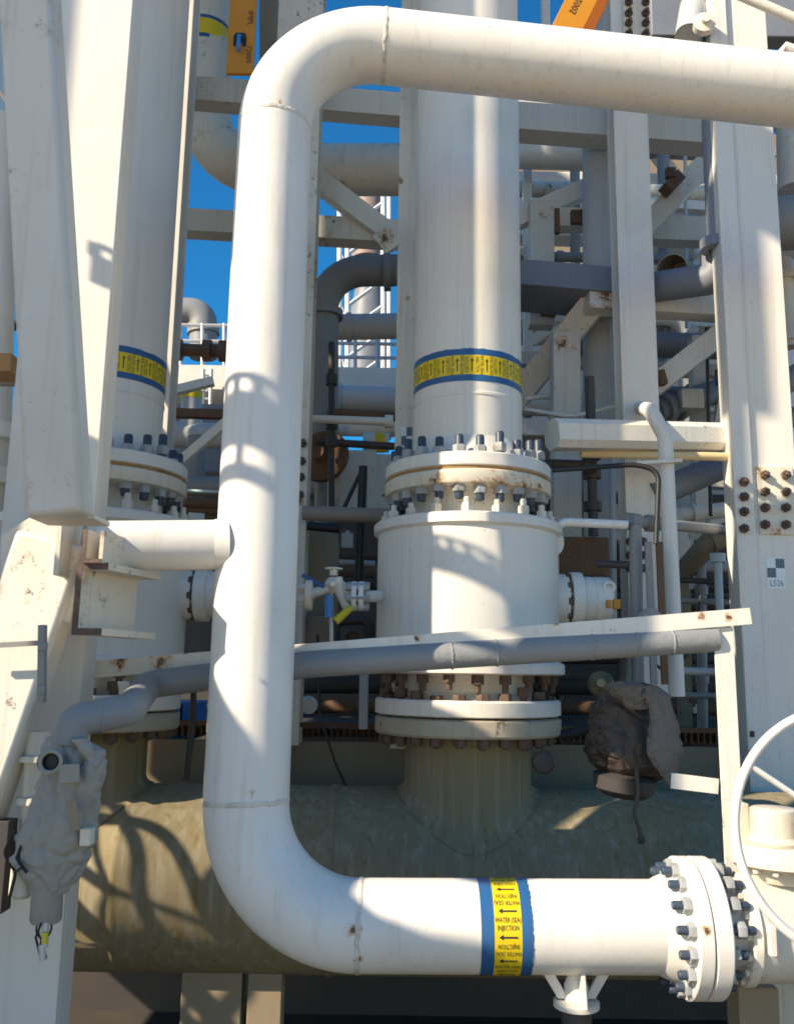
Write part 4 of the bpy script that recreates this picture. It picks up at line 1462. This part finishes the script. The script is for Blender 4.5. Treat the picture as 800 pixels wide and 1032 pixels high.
pipe('far_pipe', 'fat grey level pipe under the far platform, between the looped pipe and the middle pipe', 'pipe', [(320, 400, 11), (420, 404, 11)], 13, GREYPALE, n=24, rings=((0, 1, .2),), ringw=.1, ringr=1.2)
pipe('far_pipe', 'pale level pipe behind the pale smeared tube, left of the middle pipe', 'pipe', [(315, 430, 9), (420, 432, 9)], 9, CREAM, n=20, rings=((0, 1, .7),), ringw=.12, ringr=1.3)
mb = MB()
p = W(382, 446, 8.6); k = M_(382, 446, 8.6)
mb.tube([p - X * 16 * k, p + X * 10 * k], 10 * k, 20)
mb2 = MB()
mb2.tube([p - X * 4 * k, p + X * 6 * k], 10.4 * k, 20)
o = solo('far_pipe', 'pale blue pipe stub with a yellow ring, just left of the middle pipe', 'pipe', mb, LTBLUE)
make('yellow_ring', mb2, YELLOW, o)
tk = thing('far_stack', 'distant rust brown stack behind the bend of the dark grey pipe', 'stack', W(372, 380, 20))
k = M_(372, 240, 20)
mb = MB(); mb.lathe(W(371, 262, 20), Z, [(17 * k, 0), (17 * k, 1.05), (15 * k, 1.1), (15 * k, 1.9)], 28)
make('shell', mb, paint('brown cladding', (.30, .21, .19), .6), tk)
mb = MB(); mb.lathe(W(371, 380, 20), Z, [(22 * k, 0), (22 * k, 1.2), (15 * k, 2.2), (15 * k, 2.4)], 28)
make('base', mb, BLUEGREY, tk)
tw = thing('lattice_tower', 'distant white lattice tower against the sky between the looped pipe and the middle pipe', 'tower', W(350, 380, 17))
mb = MB()
for px_ in (342, 350, 386, 392):
    mb.tube([W(px_, 195, 17), W(px_, 385, 17)], .05, 6)
for i in range(7):
    y_ = 200 + i * 26
    mb.tube([W(342, y_, 17), W(350, y_ + 20, 17)], .03, 6)
    mb.tube([W(350, y_ + 30, 17), W(386, y_ + 4, 17)], .04, 6)
make('lattice', mb, TOWERM, tw)
pipe('far_chain', 'thin chain hanging against the blue sky right of the left labelled pipe', 'chain', [(181, 190, 9), (179, 240, 9), (181, 250, 9), (178, 300, 9)], .8, GALV, n=6)

# ------------------------------------------------------------------ dense plant behind, right and lower middle
rnd = random.Random(21)
H = 'dim pipes in the rack behind the valves'
qn = 0
def fill(x0, x1, y, Y, r, mat, label):
    pipe('rack_pipe', label, 'pipe', [(x0, y, Y), (x1, y + rnd.uniform(-2, 4), Y)], r, mat, group=H, n=14)

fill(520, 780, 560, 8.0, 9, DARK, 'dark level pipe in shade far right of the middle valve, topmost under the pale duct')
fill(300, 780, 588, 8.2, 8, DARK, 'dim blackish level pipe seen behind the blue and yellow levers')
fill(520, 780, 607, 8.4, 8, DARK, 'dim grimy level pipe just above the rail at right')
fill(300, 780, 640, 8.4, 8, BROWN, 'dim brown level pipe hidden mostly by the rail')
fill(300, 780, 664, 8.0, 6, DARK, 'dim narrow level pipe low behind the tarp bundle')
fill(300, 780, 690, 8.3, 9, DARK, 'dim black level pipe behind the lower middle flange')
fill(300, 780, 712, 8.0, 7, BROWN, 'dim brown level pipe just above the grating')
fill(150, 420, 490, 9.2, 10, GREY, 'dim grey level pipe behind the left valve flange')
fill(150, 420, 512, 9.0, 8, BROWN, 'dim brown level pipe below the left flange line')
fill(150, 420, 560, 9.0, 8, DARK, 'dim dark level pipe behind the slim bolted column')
fill(640, 780, 572, 7.0, 6, GREYPALE, 'pale grey level pipe left of the broad right column, below the duct')
fill(640, 780, 650, 7.0, 6, GREYPALE, 'pale grey level pipe behind the rail post')
# back wall of plant: shaded modules
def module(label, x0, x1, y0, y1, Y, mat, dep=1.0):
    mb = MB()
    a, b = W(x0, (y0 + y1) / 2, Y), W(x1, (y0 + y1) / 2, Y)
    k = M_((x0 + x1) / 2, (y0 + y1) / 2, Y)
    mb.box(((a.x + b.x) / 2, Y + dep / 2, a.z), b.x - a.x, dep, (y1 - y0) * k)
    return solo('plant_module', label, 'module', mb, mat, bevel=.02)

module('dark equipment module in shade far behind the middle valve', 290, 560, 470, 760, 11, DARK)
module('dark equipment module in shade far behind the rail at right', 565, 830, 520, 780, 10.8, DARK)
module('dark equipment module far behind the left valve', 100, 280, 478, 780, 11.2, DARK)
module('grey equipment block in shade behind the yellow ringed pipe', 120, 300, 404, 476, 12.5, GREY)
module('added black block standing in for deep shade beneath the header pipe', 60, 900, 960, 1130, 8.6, DARK)  # dark block added where there is only shade under the header
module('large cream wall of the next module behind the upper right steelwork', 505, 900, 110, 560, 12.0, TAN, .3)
module('cream cladding glimpsed above the looped pipe at the top right', 655, 900, -60, 40, 12.2, BLUEGREY, .3)
bounce_mb = MB()  # unseen warm ground added behind the camera to bounce sunlight up
bounce_mb.add([(-60, -60, .004), (60, -60, .004), (60, -3.0, .004), (-60, -3.0, .004)], [(0, 1, 2, 3)])
tag(make('bounce_ground', bounce_mb, paint('warm bounce ground', (.66, .51, .35), .8, dirt=.3, streak=0)), kind='structure')
# upper right: plate girders, decks
module('cream plate girder high behind the round upright pipe', 480, 770, 60, 108, 10.5, CREAM, .3)
module('broad cream girder behind the short post and the rusty clamps', 480, 840, 168, 238, 9.6, CREAM, .3)
module('cream girder in half shade behind the knee brace', 500, 840, 262, 330, 10.4, BOXGREY, .3)
module('cream wall panel behind the thin strut and the square tube', 520, 900, 345, 440, 10.2, CREAM, .3)
module('cream panel behind the dark blue grey slanted pipe', 600, 900, 448, 545, 9.8, BOXGREY, .3)
bar('steel_post', 'pale post in the shade between the slim column and broad right column', 'post', (702, 340, 7.0), (706, 520, 7.0), 14, .12, BOXGREY)
bar('diagonal_brace', 'thin pale strut leaning left of the broad right column above the buff hose', 'brace', (722, 430, 6.8), (734, 350, 6.8), 7, .06, CREAM)
mb = MB()
p = W(694, 405, 6.6); k = M_(694, 405, 6.6)
mb.box(p, 22 * k, .2, 20 * k)
solo('junction_box', 'small pale box under the thin strut left of the broad right column', 'box', mb, BOXGREY, bevel=.005)
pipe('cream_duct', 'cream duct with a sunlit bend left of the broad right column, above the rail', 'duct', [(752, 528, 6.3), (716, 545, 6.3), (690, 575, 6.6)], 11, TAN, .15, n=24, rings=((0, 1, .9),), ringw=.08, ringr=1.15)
pipe('pale_pole', 'thin pale blue pole left of the broad right column, rising above the rail', 'pole', [(723, 560, 6.1), (726, 640, 6.1)], 4, LTBLUE, n=14, rings=((0, 1, .03),), ringw=.06, ringr=1.9)
mb = MB()
for (px_, py) in ((660, 620), (702, 708)):
    p = W(px_, py, 5.4); k = M_(px_, py, 5.4)
    mb.add([], [])
k = M_(655, 622, 4.9)
mb = wrap_blob([(655, 613, 5), (655, 619, 11), (655, 628, 13)], 4.9, wr=.015, seed=2)
solo('rag', 'light grey rag lying on top of the cream rail', 'rag', mb, CANVAS)

# ------------------------------------------------------------------ small clutter of the plant behind
LIT = CREAM
for nm, lab, cat, pts, r_, mat, kw in (
    ('brown_pipe', 'brown shaded upright pipe between the orange bar and the bend of the looped pipe', 'pipe', [(272, -60, 6.9), (273, 80, 6.9)], 11, TAN, {}),
    ('cream_pipe', 'sunlit cream pipe stub sloping up behind the dark open mouthed pipe', 'pipe', [(684, 296, 7.2), (742, 238, 7.2)], 13, CREAM, dict(rings=((0, 1, .5),), ringw=.05)),
    ('instrument_line', 'thin grey line running upright just left of the slim column', 'pipe', [(613, 330, 6.5), (616, 600, 6.5)], 2.2, GREYPALE, {}),
    ('instrument_line', 'pair of thin pale lines bent round the foot of the knee brace', 'pipe', [(530, 402, 6.6), (560, 398, 6.6), (562, 470, 6.6)], 2.5, WHITE, dict(R=.08)),
    ('instrument_line', 'thin white line sagging across the gap above the pale square tube', 'pipe', [(528, 412, 6.3), (575, 420, 6.3), (640, 405, 6.3)], 2, WHITE, dict(R=.3)),
    ('cream_pipe', 'level cream pipe just above the dark tube behind the middle flange', 'pipe', [(520, 410, 7.3), (640, 412, 7.3)], 9, CREAM, dict(rings=((0, 1, .3),), ringw=.06)),
    ('grey_pipe', 'level grey pipe behind the slim column, above the buff hose', 'pipe', [(610, 395, 7.6), (780, 400, 7.6)], 8, GREY, dict(rings=((0, 1, .5), (0, 1, .56)), ringw=.06)),
    ('instrument_line', 'thin dark line hanging down left of the broad right column', 'pipe', [(712, 330, 6.4), (716, 520, 6.4)], 1.8, DARK, {}),
    ('cream_pipe', 'short cream pipe level with the splice plate, left of the broad right column', 'pipe', [(672, 520, 7.0), (745, 512, 7.0)], 8, CREAM, dict(rings=((0, 1, .4),), ringw=.07)),
    ('guard_rail', 'dark rail level with the sticker, left of the broad right column', 'rail', [(655, 583, 6.2), (750, 588, 6.2)], 3, DARK, {}),
    ('guard_rail', 'grey rail just above the cream angle rail, left of the broad right column', 'rail', [(655, 604, 6.2), (750, 608, 6.2)], 3.2, GREY, {}),
    ('guard_rail', 'grey rail below the lagged tube, left of the rail post', 'rail', [(655, 676, 6.0), (760, 678, 6.0)], 4, GREYPALE, {}),
    ('guard_rail', 'dark rail low between the tarp bundle and the rail post', 'rail', [(655, 700, 6.2), (760, 702, 6.2)], 3, GREY, {}),
    ('upright_tube', 'grey upright tube in the gap left of the broad right column, behind the rails', 'pipe', [(706, 560, 6.5), (708, 740, 6.5)], 5, GREY, dict(rings=((0, 1, .2), (0, 1, .7)), ringw=.06)),
    ('upright_tube', 'dark upright tube hard against the broad right column, behind the rails', 'pipe', [(742, 540, 6.7), (744, 740, 6.7)], 6, BLUEGREY, {}),
    ('hanging_cable', 'thin black cable drooping behind the rail from the pipe stand', 'cable', [(648, 640, 5.6), (668, 690, 5.6), (700, 650, 5.6), (706, 600, 5.6)], 1.6, RUBBER, dict(R=.3)),
    ('hanging_cable', 'thin black cable looping in the dark gap right of the looped pipe', 'cable', [(320, 640, 5.4), (322, 720, 5.4), (338, 770, 5.4), (352, 800, 5.4)], 1.2, RUBBER, dict(R=.4)),
    ('cream_pipe', 'short pale pipe at the rusty wheel, right of the slim bolted column', 'pipe', [(310, 434, 7.6), (352, 434, 7.6)], 5, CREAM, {}),
    ('upright_tube', 'grey upright tube below the rusty wheel', 'pipe', [(324, 470, 7.0), (324, 560, 7.0)], 7, GREY, {}),
    ('upright_tube', 'slim pale upright tube right of the one below the rusty wheel', 'pipe', [(333, 476, 6.8), (333, 516, 6.8)], 3, GREYPALE, {}),
    ('bent_pipe', 'dark bent pipe under the yellow lever left of the middle valve', 'pipe', [(338, 650, 5.6), (338, 626, 5.6), (372, 624, 5.6), (373, 650, 5.6)], 5, DARK, dict(R=.06)),
    ('bent_pipe', 'smaller dark bent pipe nested under the first below the yellow lever', 'pipe', [(346, 655, 5.5), (346, 636, 5.5), (366, 635, 5.5), (367, 655, 5.5)], 4, DARK, dict(R=.05)),
    ('guard_rail', 'pale blue level rail below the left valve flange, left of the looped pipe', 'rail', [(176, 494, 8.0), (226, 496, 8.0)], 1.6, LTBLUE, {}),
    ('guard_rail', 'rusty level rail in the gap below the pale blue one', 'rail', [(176, 506, 7.4), (226, 508, 7.4)], 6, BROWN, {}),
    ('upright_tube', 'dim grey upright pipe under the level grey pipe, left of the looped pipe', 'pipe', [(198, 440, 9.6), (198, 520, 9.6)], 9, GREY, {}),
    ('cable_bundle', 'bundle of thin cables on brackets behind the glossy black strut', 'cable', [(318, 566, 7.2), (378, 568, 7.2)], 3, GREYPALE, {}),
    ('cable_bundle', 'second dim bundle of cables just below the first behind the glossy black strut', 'cable', [(318, 578, 7.2), (378, 580, 7.2)], 3, BROWN, {}),
    ('grey_pipe', 'grey pipe emerging low at the right margin below the fat dark grey one', 'pipe', [(775, 430, 6.6), (980, 348, 6.6)], 10, BLUEGREY, {}),
    ('cream_pipe', 'cream pipe with a rusty flange at the right margin near the slanting blue grey pipe', 'pipe', [(788, 262, 6.4), (796, 350, 6.4)], 9, CREAM_OLD, dict(rings=((0, 1, .2), (0, 1, .9)), ringw=.06, ringr=1.4)),
):
    pipe(nm, lab, cat, pts, r_, mat, **kw)
for nm, lab, cat, p0, p1, w_, dep, mat in (
    ('steel_post', 'narrow cream post against the sky at the top, just left of the tilted orange bar', 'post', (549, -60, 7.4), (550, 70, 7.4), 8, .08, CREAM),
    ('steel_beam', 'pale beam low behind the knee brace post, with sunlight on its edge', 'beam', (520, 362, 7.6), (620, 366, 7.6), 14, .12, BOXGREY),
    ('steel_beam', 'pale beam behind the thin strut, just above the small pale box', 'beam', (655, 372, 7.8), (760, 376, 7.8), 12, .12, BOXGREY),
    ('diagonal_brace', 'narrow pale strut crossing behind the slim column from lower left to upper right', 'brace', (600, 470, 7.8), (700, 330, 7.8), 9, .08, CREAM),
    ('diagonal_brace', 'narrow strut sloping down to the right behind the short post', 'brace', (528, 250, 7.9), (600, 345, 7.9), 9, .08, BOXGREY),
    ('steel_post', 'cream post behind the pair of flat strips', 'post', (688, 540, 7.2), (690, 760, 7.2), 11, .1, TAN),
    ('steel_post', 'pale post between the short post and the middle pipe, seen as a narrow strip', 'post', (531, 130, 8.2), (532, 420, 8.2), 8, .1, CREAM),
    ('steel_beam', 'thin pale beam crossing the gap above the dark open mouthed pipe', 'beam', (655, 205, 8.4), (745, 212, 8.4), 10, .1, CREAM),
    ('steel_plate', 'sunlit sloping white plate right of the bent conduit, above the dark rails', 'plate', (676, 520, 6.8), (692, 562, 6.8), 18, .02, WHITE),
    ('steel_plate', 'pale curved panel standing behind the bent conduit', 'plate', (683, 470, 7.4), (690, 560, 7.4), 16, .1, GREYPALE),
    ('wall_bracket', 'rusty clamp on the thin strut right of the slim column', 'clamp', (664, 374, 6.1), (668, 388, 6.1), 8, .08, BROWN),
    ('wall_bracket', 'small dark clamp hanging on the post left of the broad right column', 'clamp', (725, 372, 6.5), (726, 388, 6.5), 8, .05, DARK),
    ('wall_bracket', 'rusty bracket under the dark shaded beam, left of the knee brace', 'clamp', (545, 314, 6.6), (560, 316, 6.6), 7, .06, BROWN),
    ('steel_plate', 'sunlit white slab standing between the grey tubes below the rusty wheel', 'plate', (340, 472, 7.4), (340, 515, 7.4), 9, .1, WHITE),
    ('tan_box', 'tan box with a dark slot below the blue lever', 'box', (322, 622, 6.0), (322, 652, 6.0), 26, .2, TAN),
    ('warning_sign', 'small pale notice plate at the foot of the gap left of the looped pipe', 'sign', (190, 520, 6.6), (206, 521, 6.6), 7, .02, STICK),
):
    bar(nm, lab, cat, p0, p1, w_, dep, mat)

# more of the dense steelwork and piping behind, upper right
for nm, lab, cat, pts, r_, mat, kw in (
    ('cream_pipe', 'cream level pipe crossing directly under the grey cream beam, right of the middle pipe', 'pipe', [(520, 190, 8.6), (740, 196, 8.6)], 8, CREAM_OLD, dict(rings=((0, 1, .8),), ringw=.07)),
    ('grey_pipe', 'thin grey level pipe between the short cream beam and the dark shaded beam', 'pipe', [(520, 258, 8.2), (740, 262, 8.2)], 5, GREY, dict(rings=((0, 1, .2), (0, 1, .7)), ringw=.06)),
    ('cream_pipe', 'cream pipe bending down behind the slim column, above the thin strut', 'pipe', [(600, 318, 8.8), (690, 322, 8.8), (692, 440, 8.8)], 7, CREAM, dict(R=.2, rings=((1, 2, .4),), ringw=.06)),
    ('grey_pipe', 'dark grey upright pipe just left of the round grey white upright pipe', 'pipe', [(579, 110, 8.9), (580, 420, 8.9)], 5, GREY, dict(rings=((0, 1, .3),), ringw=.08)),
    ('grey_pipe', 'dark upright pipe close behind the right edge of the slim column', 'pipe', [(668, 120, 8.9), (671, 540, 8.9)], 6, BLUEGREY, dict(rings=((0, 1, .45),), ringw=.08)),
    ('instrument_line', 'thin pale line running upright past the rusted clamp on the thick strut', 'pipe', [(690, 120, 8.0), (692, 330, 8.0)], 1.8, GREYPALE, {}),
    ('grey_pipe', 'slanting grey pipe glimpsed between the thick strut and the level cream beam', 'pipe', [(640, 222, 9.0), (760, 170, 9.0)], 7, GREY, {}),
    ('cream_pipe', 'pale upright pipe at the far side of the gap beside the blue grey flange', 'pipe', [(648, 300, 9.2), (650, 560, 9.2)], 5, GREYPALE, dict(rings=((0, 1, .6),), ringw=.08)),
    ('grey_pipe', 'dark level pipe seen just above the level rods right of the middle valve', 'pipe', [(560, 500, 8.6), (760, 505, 8.6)], 6, DARK, dict(rings=((0, 1, .6),), ringw=.1)),
    ('grey_pipe', 'grimy level pipe below the slanted dark blue grey pipe', 'pipe', [(640, 548, 8.4), (760, 552, 8.4)], 6, BROWN, {}),
):
    pipe(nm, lab, cat, pts, r_, mat, **kw)
for nm, lab, cat, p0, p1, w_, dep, mat in (
    ('steel_beam', 'cream beam in shade level with the rusty cut end, far behind the knee brace', 'beam', (500, 318, 9.0), (780, 326, 9.0), 15, .15, BOXGREY),
    ('steel_beam', 'narrow dark beam between the upper cream girders right of the middle pipe', 'beam', (500, 146, 9.2), (780, 156, 9.2), 10, .15, GREY),
    ('diagonal_brace', 'long pale strut rising to the left behind the thick strut with the rusty clamp', 'brace', (640, 130, 9.3), (745, 255, 9.3), 12, .1, BOXGREY),
    ('diagonal_brace', 'short pale strut under the dark shaded beam, rising to the right', 'brace', (535, 345, 9.0), (600, 300, 9.0), 10, .1, CREAM_OLD),
    ('steel_post', 'broad pale post behind the thin strut, left of the broad right column', 'post', (716, 120, 9.4), (722, 560, 9.4), 17, .15, BOXGREY),
    ('steel_beam', 'rust streaked beam behind the pale square tube, just above it', 'beam', (540, 405, 9.0), (780, 412, 9.0), 13, .15, CREAM_OLD),
    ('steel_beam', 'cream beam end below the buff hose, right of the slim column', 'beam', (640, 482, 8.8), (780, 488, 8.8), 14, .15, BOXGREY),
    ('cable_tray', 'narrow ribbed cable tray standing upright beside the dark upright pipe', 'tray', (704, 250, 9.1), (708, 470, 9.1), 9, .05, GALV),
    ('steel_plate', 'small gusset plate at the meeting of the diagonal strut and lower left beam', 'plate', (383, 232, 6.4), (397, 250, 6.4), 20, .02, CREAM_OLD),
):
    bar(nm, lab, cat, p0, p1, w_, dep, mat)
# specks: small boxes, lamps and clips in the shade
for i, (px_, py, Yq, sz, mat, lab) in enumerate((
    (672, 560, 6.6, .07, GREYPALE, 'small pale fitting by the dark rails right of the conduit'),
    (700, 590, 6.6, .08, CREAM, 'small cream clip box on the dark rails right of the conduit'),
    (664, 575, 6.4, .06, LTBLUE, 'tiny pale blue junction box left of the dark rails'),
    (702, 716, 6.8, .05, WHITE, 'tiny white box low between the tarp bundle and rail post'),
    (697, 706, 6.8, .04, MAROON, 'tiny red box just above the tiny white one, near the rail post'),
    (668, 716, 6.4, .05, GALV, 'tiny silvery clip in the shade right of the tarp bundle'),
    (325, 572, 7.1, .08, ORANGE, 'small orange clip on the cables left of the glossy black strut'),
    (340, 660, 6.2, .06, YELLOW, 'tiny yellow tag under the lagged tube, right of the looped pipe'),
    (350, 545, 7.0, .09, GREYPALE, 'small grey box on the back rack left of the glossy black strut'),
    (596, 640, 6.4, .07, MAROON, 'small maroon box in the shade behind the trunnion of the middle valve'),
    (585, 655, 6.4, .06, GALV, 'tiny silvery box in the shade under the trunnion of the middle valve'),
)):
    mb = MB()
    p = W(px_, py, Yq)
    mb.box(p, sz, sz * .6, sz * rnd.uniform(.7, 1.4))
    mb.cyl(p + Z * sz * .5, p + Z * sz * .9, sz * .18, 10)
    solo('small_fitting', lab, 'fitting', mb, mat, bevel=.004)

# posts under the header
for i, (q, w_, lab) in enumerate(((215, 60, 'broad tan steel post under the header pipe at the left'), (268, 34, 'tan steel post under the header pipe, right of the broad tan one'), (758, 40, 'tan post under the gate valve at the lower right'))):
    Yq = 5.0 if i < 2 else 3.9
    x, y, a_, b_ = vert_span(q, 1010, Yq, 960 if i < 2 else 990, 1100)
    mb = MB()
    mb.box((x, Yq, a_ / 2), w_ * M_(q, 1010, Yq), .14, a_)
    solo('support_post', lab, 'post', mb, TAN, bevel=.005)

# ------------------------------------------------------------------ sun blockers added outside the frame at left, and a handwheel valve
def SH(yq, zq, x):
    """point at x on the sun ray that crosses x = -4 at (yq, zq)"""
    t = -4 - x
    return Vector((x, yq - .62 * t, zq + .76 * t))


def shade_plate(label, poly, x, dep, cat='cabinet'):  # unseen plate added to block sun, outlined by the wanted shadow edge
    mb = MB()
    pts = [SH(a, b, x) for a, b in poly]
    zl = 0
    P2 = [(p.y, max(p.z, 0)) for p in pts]
    mb.prism(P2, Vector((x, 0, 0)), Vector((0, 1, 0)), Z, Vector((-dep, 0, 0)))
    return solo('cabinet_or_blocker', label, cat, mb, CREAM, bevel=.01)


shade_plate('added slim shadow blocker with a sloping top, out of view to the left', [(.2, 1), (1.53, 1), (1.53, 5.52), (1.41, 5.45), (1.31, 5.39), (1.2, 5.2), (1.1, 5.13), (1.0, 5.14), (.87, 5.22), (.75, 5.34), (.2, 5.4)], -3.0, .05)
shade_plate('added wide shadow blocker with a rounded top, out of view to the left', [(1.76, 1), (2.72, 1), (2.72, 4.4), (2.66, 4.8), (2.5, 5.3), (2.3, 5.75), (2.1, 6.0), (1.87, 6.1), (1.76, 6.12)], -3.0, .06)
t = thing('pipe_blocker', 'added pipe-shaped shadow blocker with a domed cap, out of view to the left', 'pipe', SH(.965, 5.55, -2.6))  # added out of view to keep the upper slanted brace in shade
c = SH(.965, 5.55, -2.6)
mb = MB()
mb.lathe(c, Z, [(.13, 0), (.145, .02), (.145, 1.75), (.12, 1.85), (.06, 1.9)], 32)
make('pipe', mb, CREAM, t)
# sloping slatted blockers added to cast banded shadows
def ladder(label, ya, yb, zc_, slope, rows, ties):
    mb = MB()
    L_ = lambda y, dz: zc_ + slope * (y - ya) + dz
    for d0, d1 in rows:
        pts = [SH(ya, L_(ya, d0), -2.9), SH(yb, L_(yb, d0), -2.9), SH(yb, L_(yb, d1), -2.9), SH(ya, L_(ya, d1), -2.9)]
        mb.prism([(p.y, p.z) for p in pts], Vector((-2.9, 0, 0)), Vector((0, 1, 0)), Z, Vector((-.03, 0, 0)))
    for (d0, d1, n) in ties:
        for i in range(n + 1):
            yy = ya + (yb - ya) * i / n
            p, q = SH(yy, L_(yy, d0), -2.9), SH(yy, L_(yy, d1), -2.9)
            mb.box((-2.915, p.y, (p.z + q.z) / 2), .02, .03, q.z - p.z)
    solo('slat_blocker', label, 'tray', mb, CREAM)
ladder('added sloping slatted shadow blocker, out of view to the left', 1.12, 1.73, 6.97, -.6, [(-.03, 0), (-.32, -.085), (-.47, -.40)], [(-.09, -.02, 7), (-.42, -.31, 2)])
ladder('second added sloping slatted shadow blocker, out of view to the left', 1.71, 2.06, 7.07, -.53, [(-.018, 0), (-.185, -.06)], [(-.07, -.01, 5)])

wall = thing('panel_blocker', 'added tall panelled sun blocker, out of view to the left', 'wall', SH(4, 3, -5.2))  # added out of view; panels and gaps shape sun on the plant behind
mb = MB()
yy = 2.19
while yy < 11.2:
    wd = rnd.uniform(.5, 1.1)
    if yy < 4.42 < yy + wd: wd = 4.42 - yy
    if 4.41 < yy < 4.45: yy = 4.56
    zz = 4.75 if yy < 3.4 else 4.2
    while zz < 13:
        hh = rnd.uniform(.7, 1.6)
        a, b = SH(yy, zz, -5.2), SH(yy + wd, zz + hh, -5.2)
        mb.box(((a.x), (a.y + b.y) / 2, (a.z + b.z) / 2), .06, b.y - a.y, b.z - a.z)
        zz += hh + (rnd.choice([0, .0, .05, .10]) if yy > 3.6 else 0)
    yy += wd + (rnd.choice([0, .03, .06]) if yy > 3.4 else 0)
a, b = SH(2.7, .2, -5.2), SH(6.5, 3.4, -5.2)
mb.box((a.x, (a.y + b.y) / 2, (a.z + b.z) / 2), .06, b.y - a.y, b.z - a.z)
make('panel', mb, CREAM, wall)
dk = MB()
a, b = SH(.2, 10.9, -3.2), SH(1.62, 10.9, -3.2)
dk.box((a.x, (a.y + b.y) / 2, a.z + .3), .3, b.y - a.y, .6)
a, b = SH(1.62, 9.4, -3.2), SH(1.74, 9.4, -3.2)
dk.box((a.x, (a.y + b.y) / 2, a.z + .8), .3, b.y - a.y, 1.6)
solo('overhead_blocker', 'added sun blocker overhead, out of view to the left', 'deck', dk, CREAM)  # added out of view to shade the upper right column
vp = MB()
a = SH(1.665, 8.2, -3.3)
vp.tube([a, a + Z * 1.3], .055, 20)
solo('pipe_blocker', 'added thin pipe-shaped shadow blocker, out of view to the left', 'pipe', vp, CREAM)  # added out of view to shade the right column's left strip
bx2 = MB()
pts = [SH(q, z_, -3.1) for q, z_ in ((1.60, 7.25), (1.70, 7.25), (1.70, 8.1), (1.66, 8.17), (1.60, 8.18))]
bx2.prism([(p.y, p.z) for p in pts], Vector((-3.1, 0, 0)), Vector((0, 1, 0)), Z, Vector((-.05, 0, 0)))
solo('box_blocker', 'added small box-shaped shadow blocker, out of view to the left', 'box', bx2, CREAM)  # added out of view to block sun low on the right column
hv = thing('wheel_valve', 'small valve with a cream handwheel and drooping hose, out of view to the left', 'valve', SH(2.97, 1, -3.3))
mb = MB()
hc = SH(3.02, 3.92, -3.3)
wn = Vector((1, -.25, -.55)).normalized()
mb.ring(hc, wn, .34, .032, 64, 10)
u, v, w = frame(wn)
for k in range(3):
    d = u * math.cos(R_(20 + 120 * k)) + v * math.sin(R_(20 + 120 * k))
    mb.tube([hc, hc + d * .34], .016, 8)
mb.tube([hc, hc - wn * .5], .03, 12)
make('handwheel', mb, CREAM, hv)
mb = MB()
mb.tube(fillet([SH(3.25, 4.25, -3.2), SH(2.98, 4.2, -3.2), SH(2.9, 3.9, -3.2), SH(3.02, 3.55, -3.2)], .15, 6), .03, 10)
make('hose', mb, RUBBER, hv)
mb = MB()
p = SH(2.95, 3.62, -3.2)
mb.beam(p + Vector((0, .22, .08)), p - Vector((0, .3, .14)), .06, .10)
make('body', mb, CREAM, hv)

# ------------------------------------------------------------------ light
SUN = Vector((-1, -.62, .76)).normalized()
sd = bpy.data.lights.new('sun', 'SUN')
sd.energy = 4.5
sd.angle = R_(.53)
sd.color = (1, .955, .89)
so = bpy.data.objects.new('sun', sd)
COL.objects.link(so)
so.rotation_euler = SUN.to_track_quat('Z', 'Y').to_euler()
w = bpy.data.worlds.new('World')
scene.world = w
w.use_nodes = True
nt = w.node_tree
sky = nt.nodes.new('ShaderNodeTexSky')
sky.sky_type = 'NISHITA'
sky.sun_disc = False
sky.sun_elevation = math.asin(SUN.z)
sky.sun_rotation = math.atan2(SUN.x, SUN.y)
sky.altitude = 0
sky.air_density = 1.0
sky.dust_density = .3
sky.ozone_density = 3
hs = nt.nodes.new('ShaderNodeHueSaturation')
hs.inputs['Saturation'].default_value = 1.6
hs.inputs['Hue'].default_value = .506
nt.links.new(sky.outputs[0], hs.inputs['Color'])
nt.links.new(hs.outputs[0], nt.nodes['Background'].inputs['Color'])
nt.nodes['Background'].inputs['Strength'].default_value = .135

scene.view_settings.view_transform = 'Standard'
scene.view_settings.look = 'None'
scene.view_settings.exposure = .76
scene.view_settings.gamma = 1
scene.view_settings.use_white_balance = True
scene.view_settings.white_balance_temperature = 8700
scene.view_settings.white_balance_tint = 10
scene.cycles.use_denoising = True
scene.cycles.filter_width = 1.8
scene.cycles.max_bounces = 10
scene.cycles.diffuse_bounces = 6
scene.cycles.glossy_bounces = 4
scene.cycles.use_adaptive_sampling = True
scene.cycles.adaptive_threshold = .015
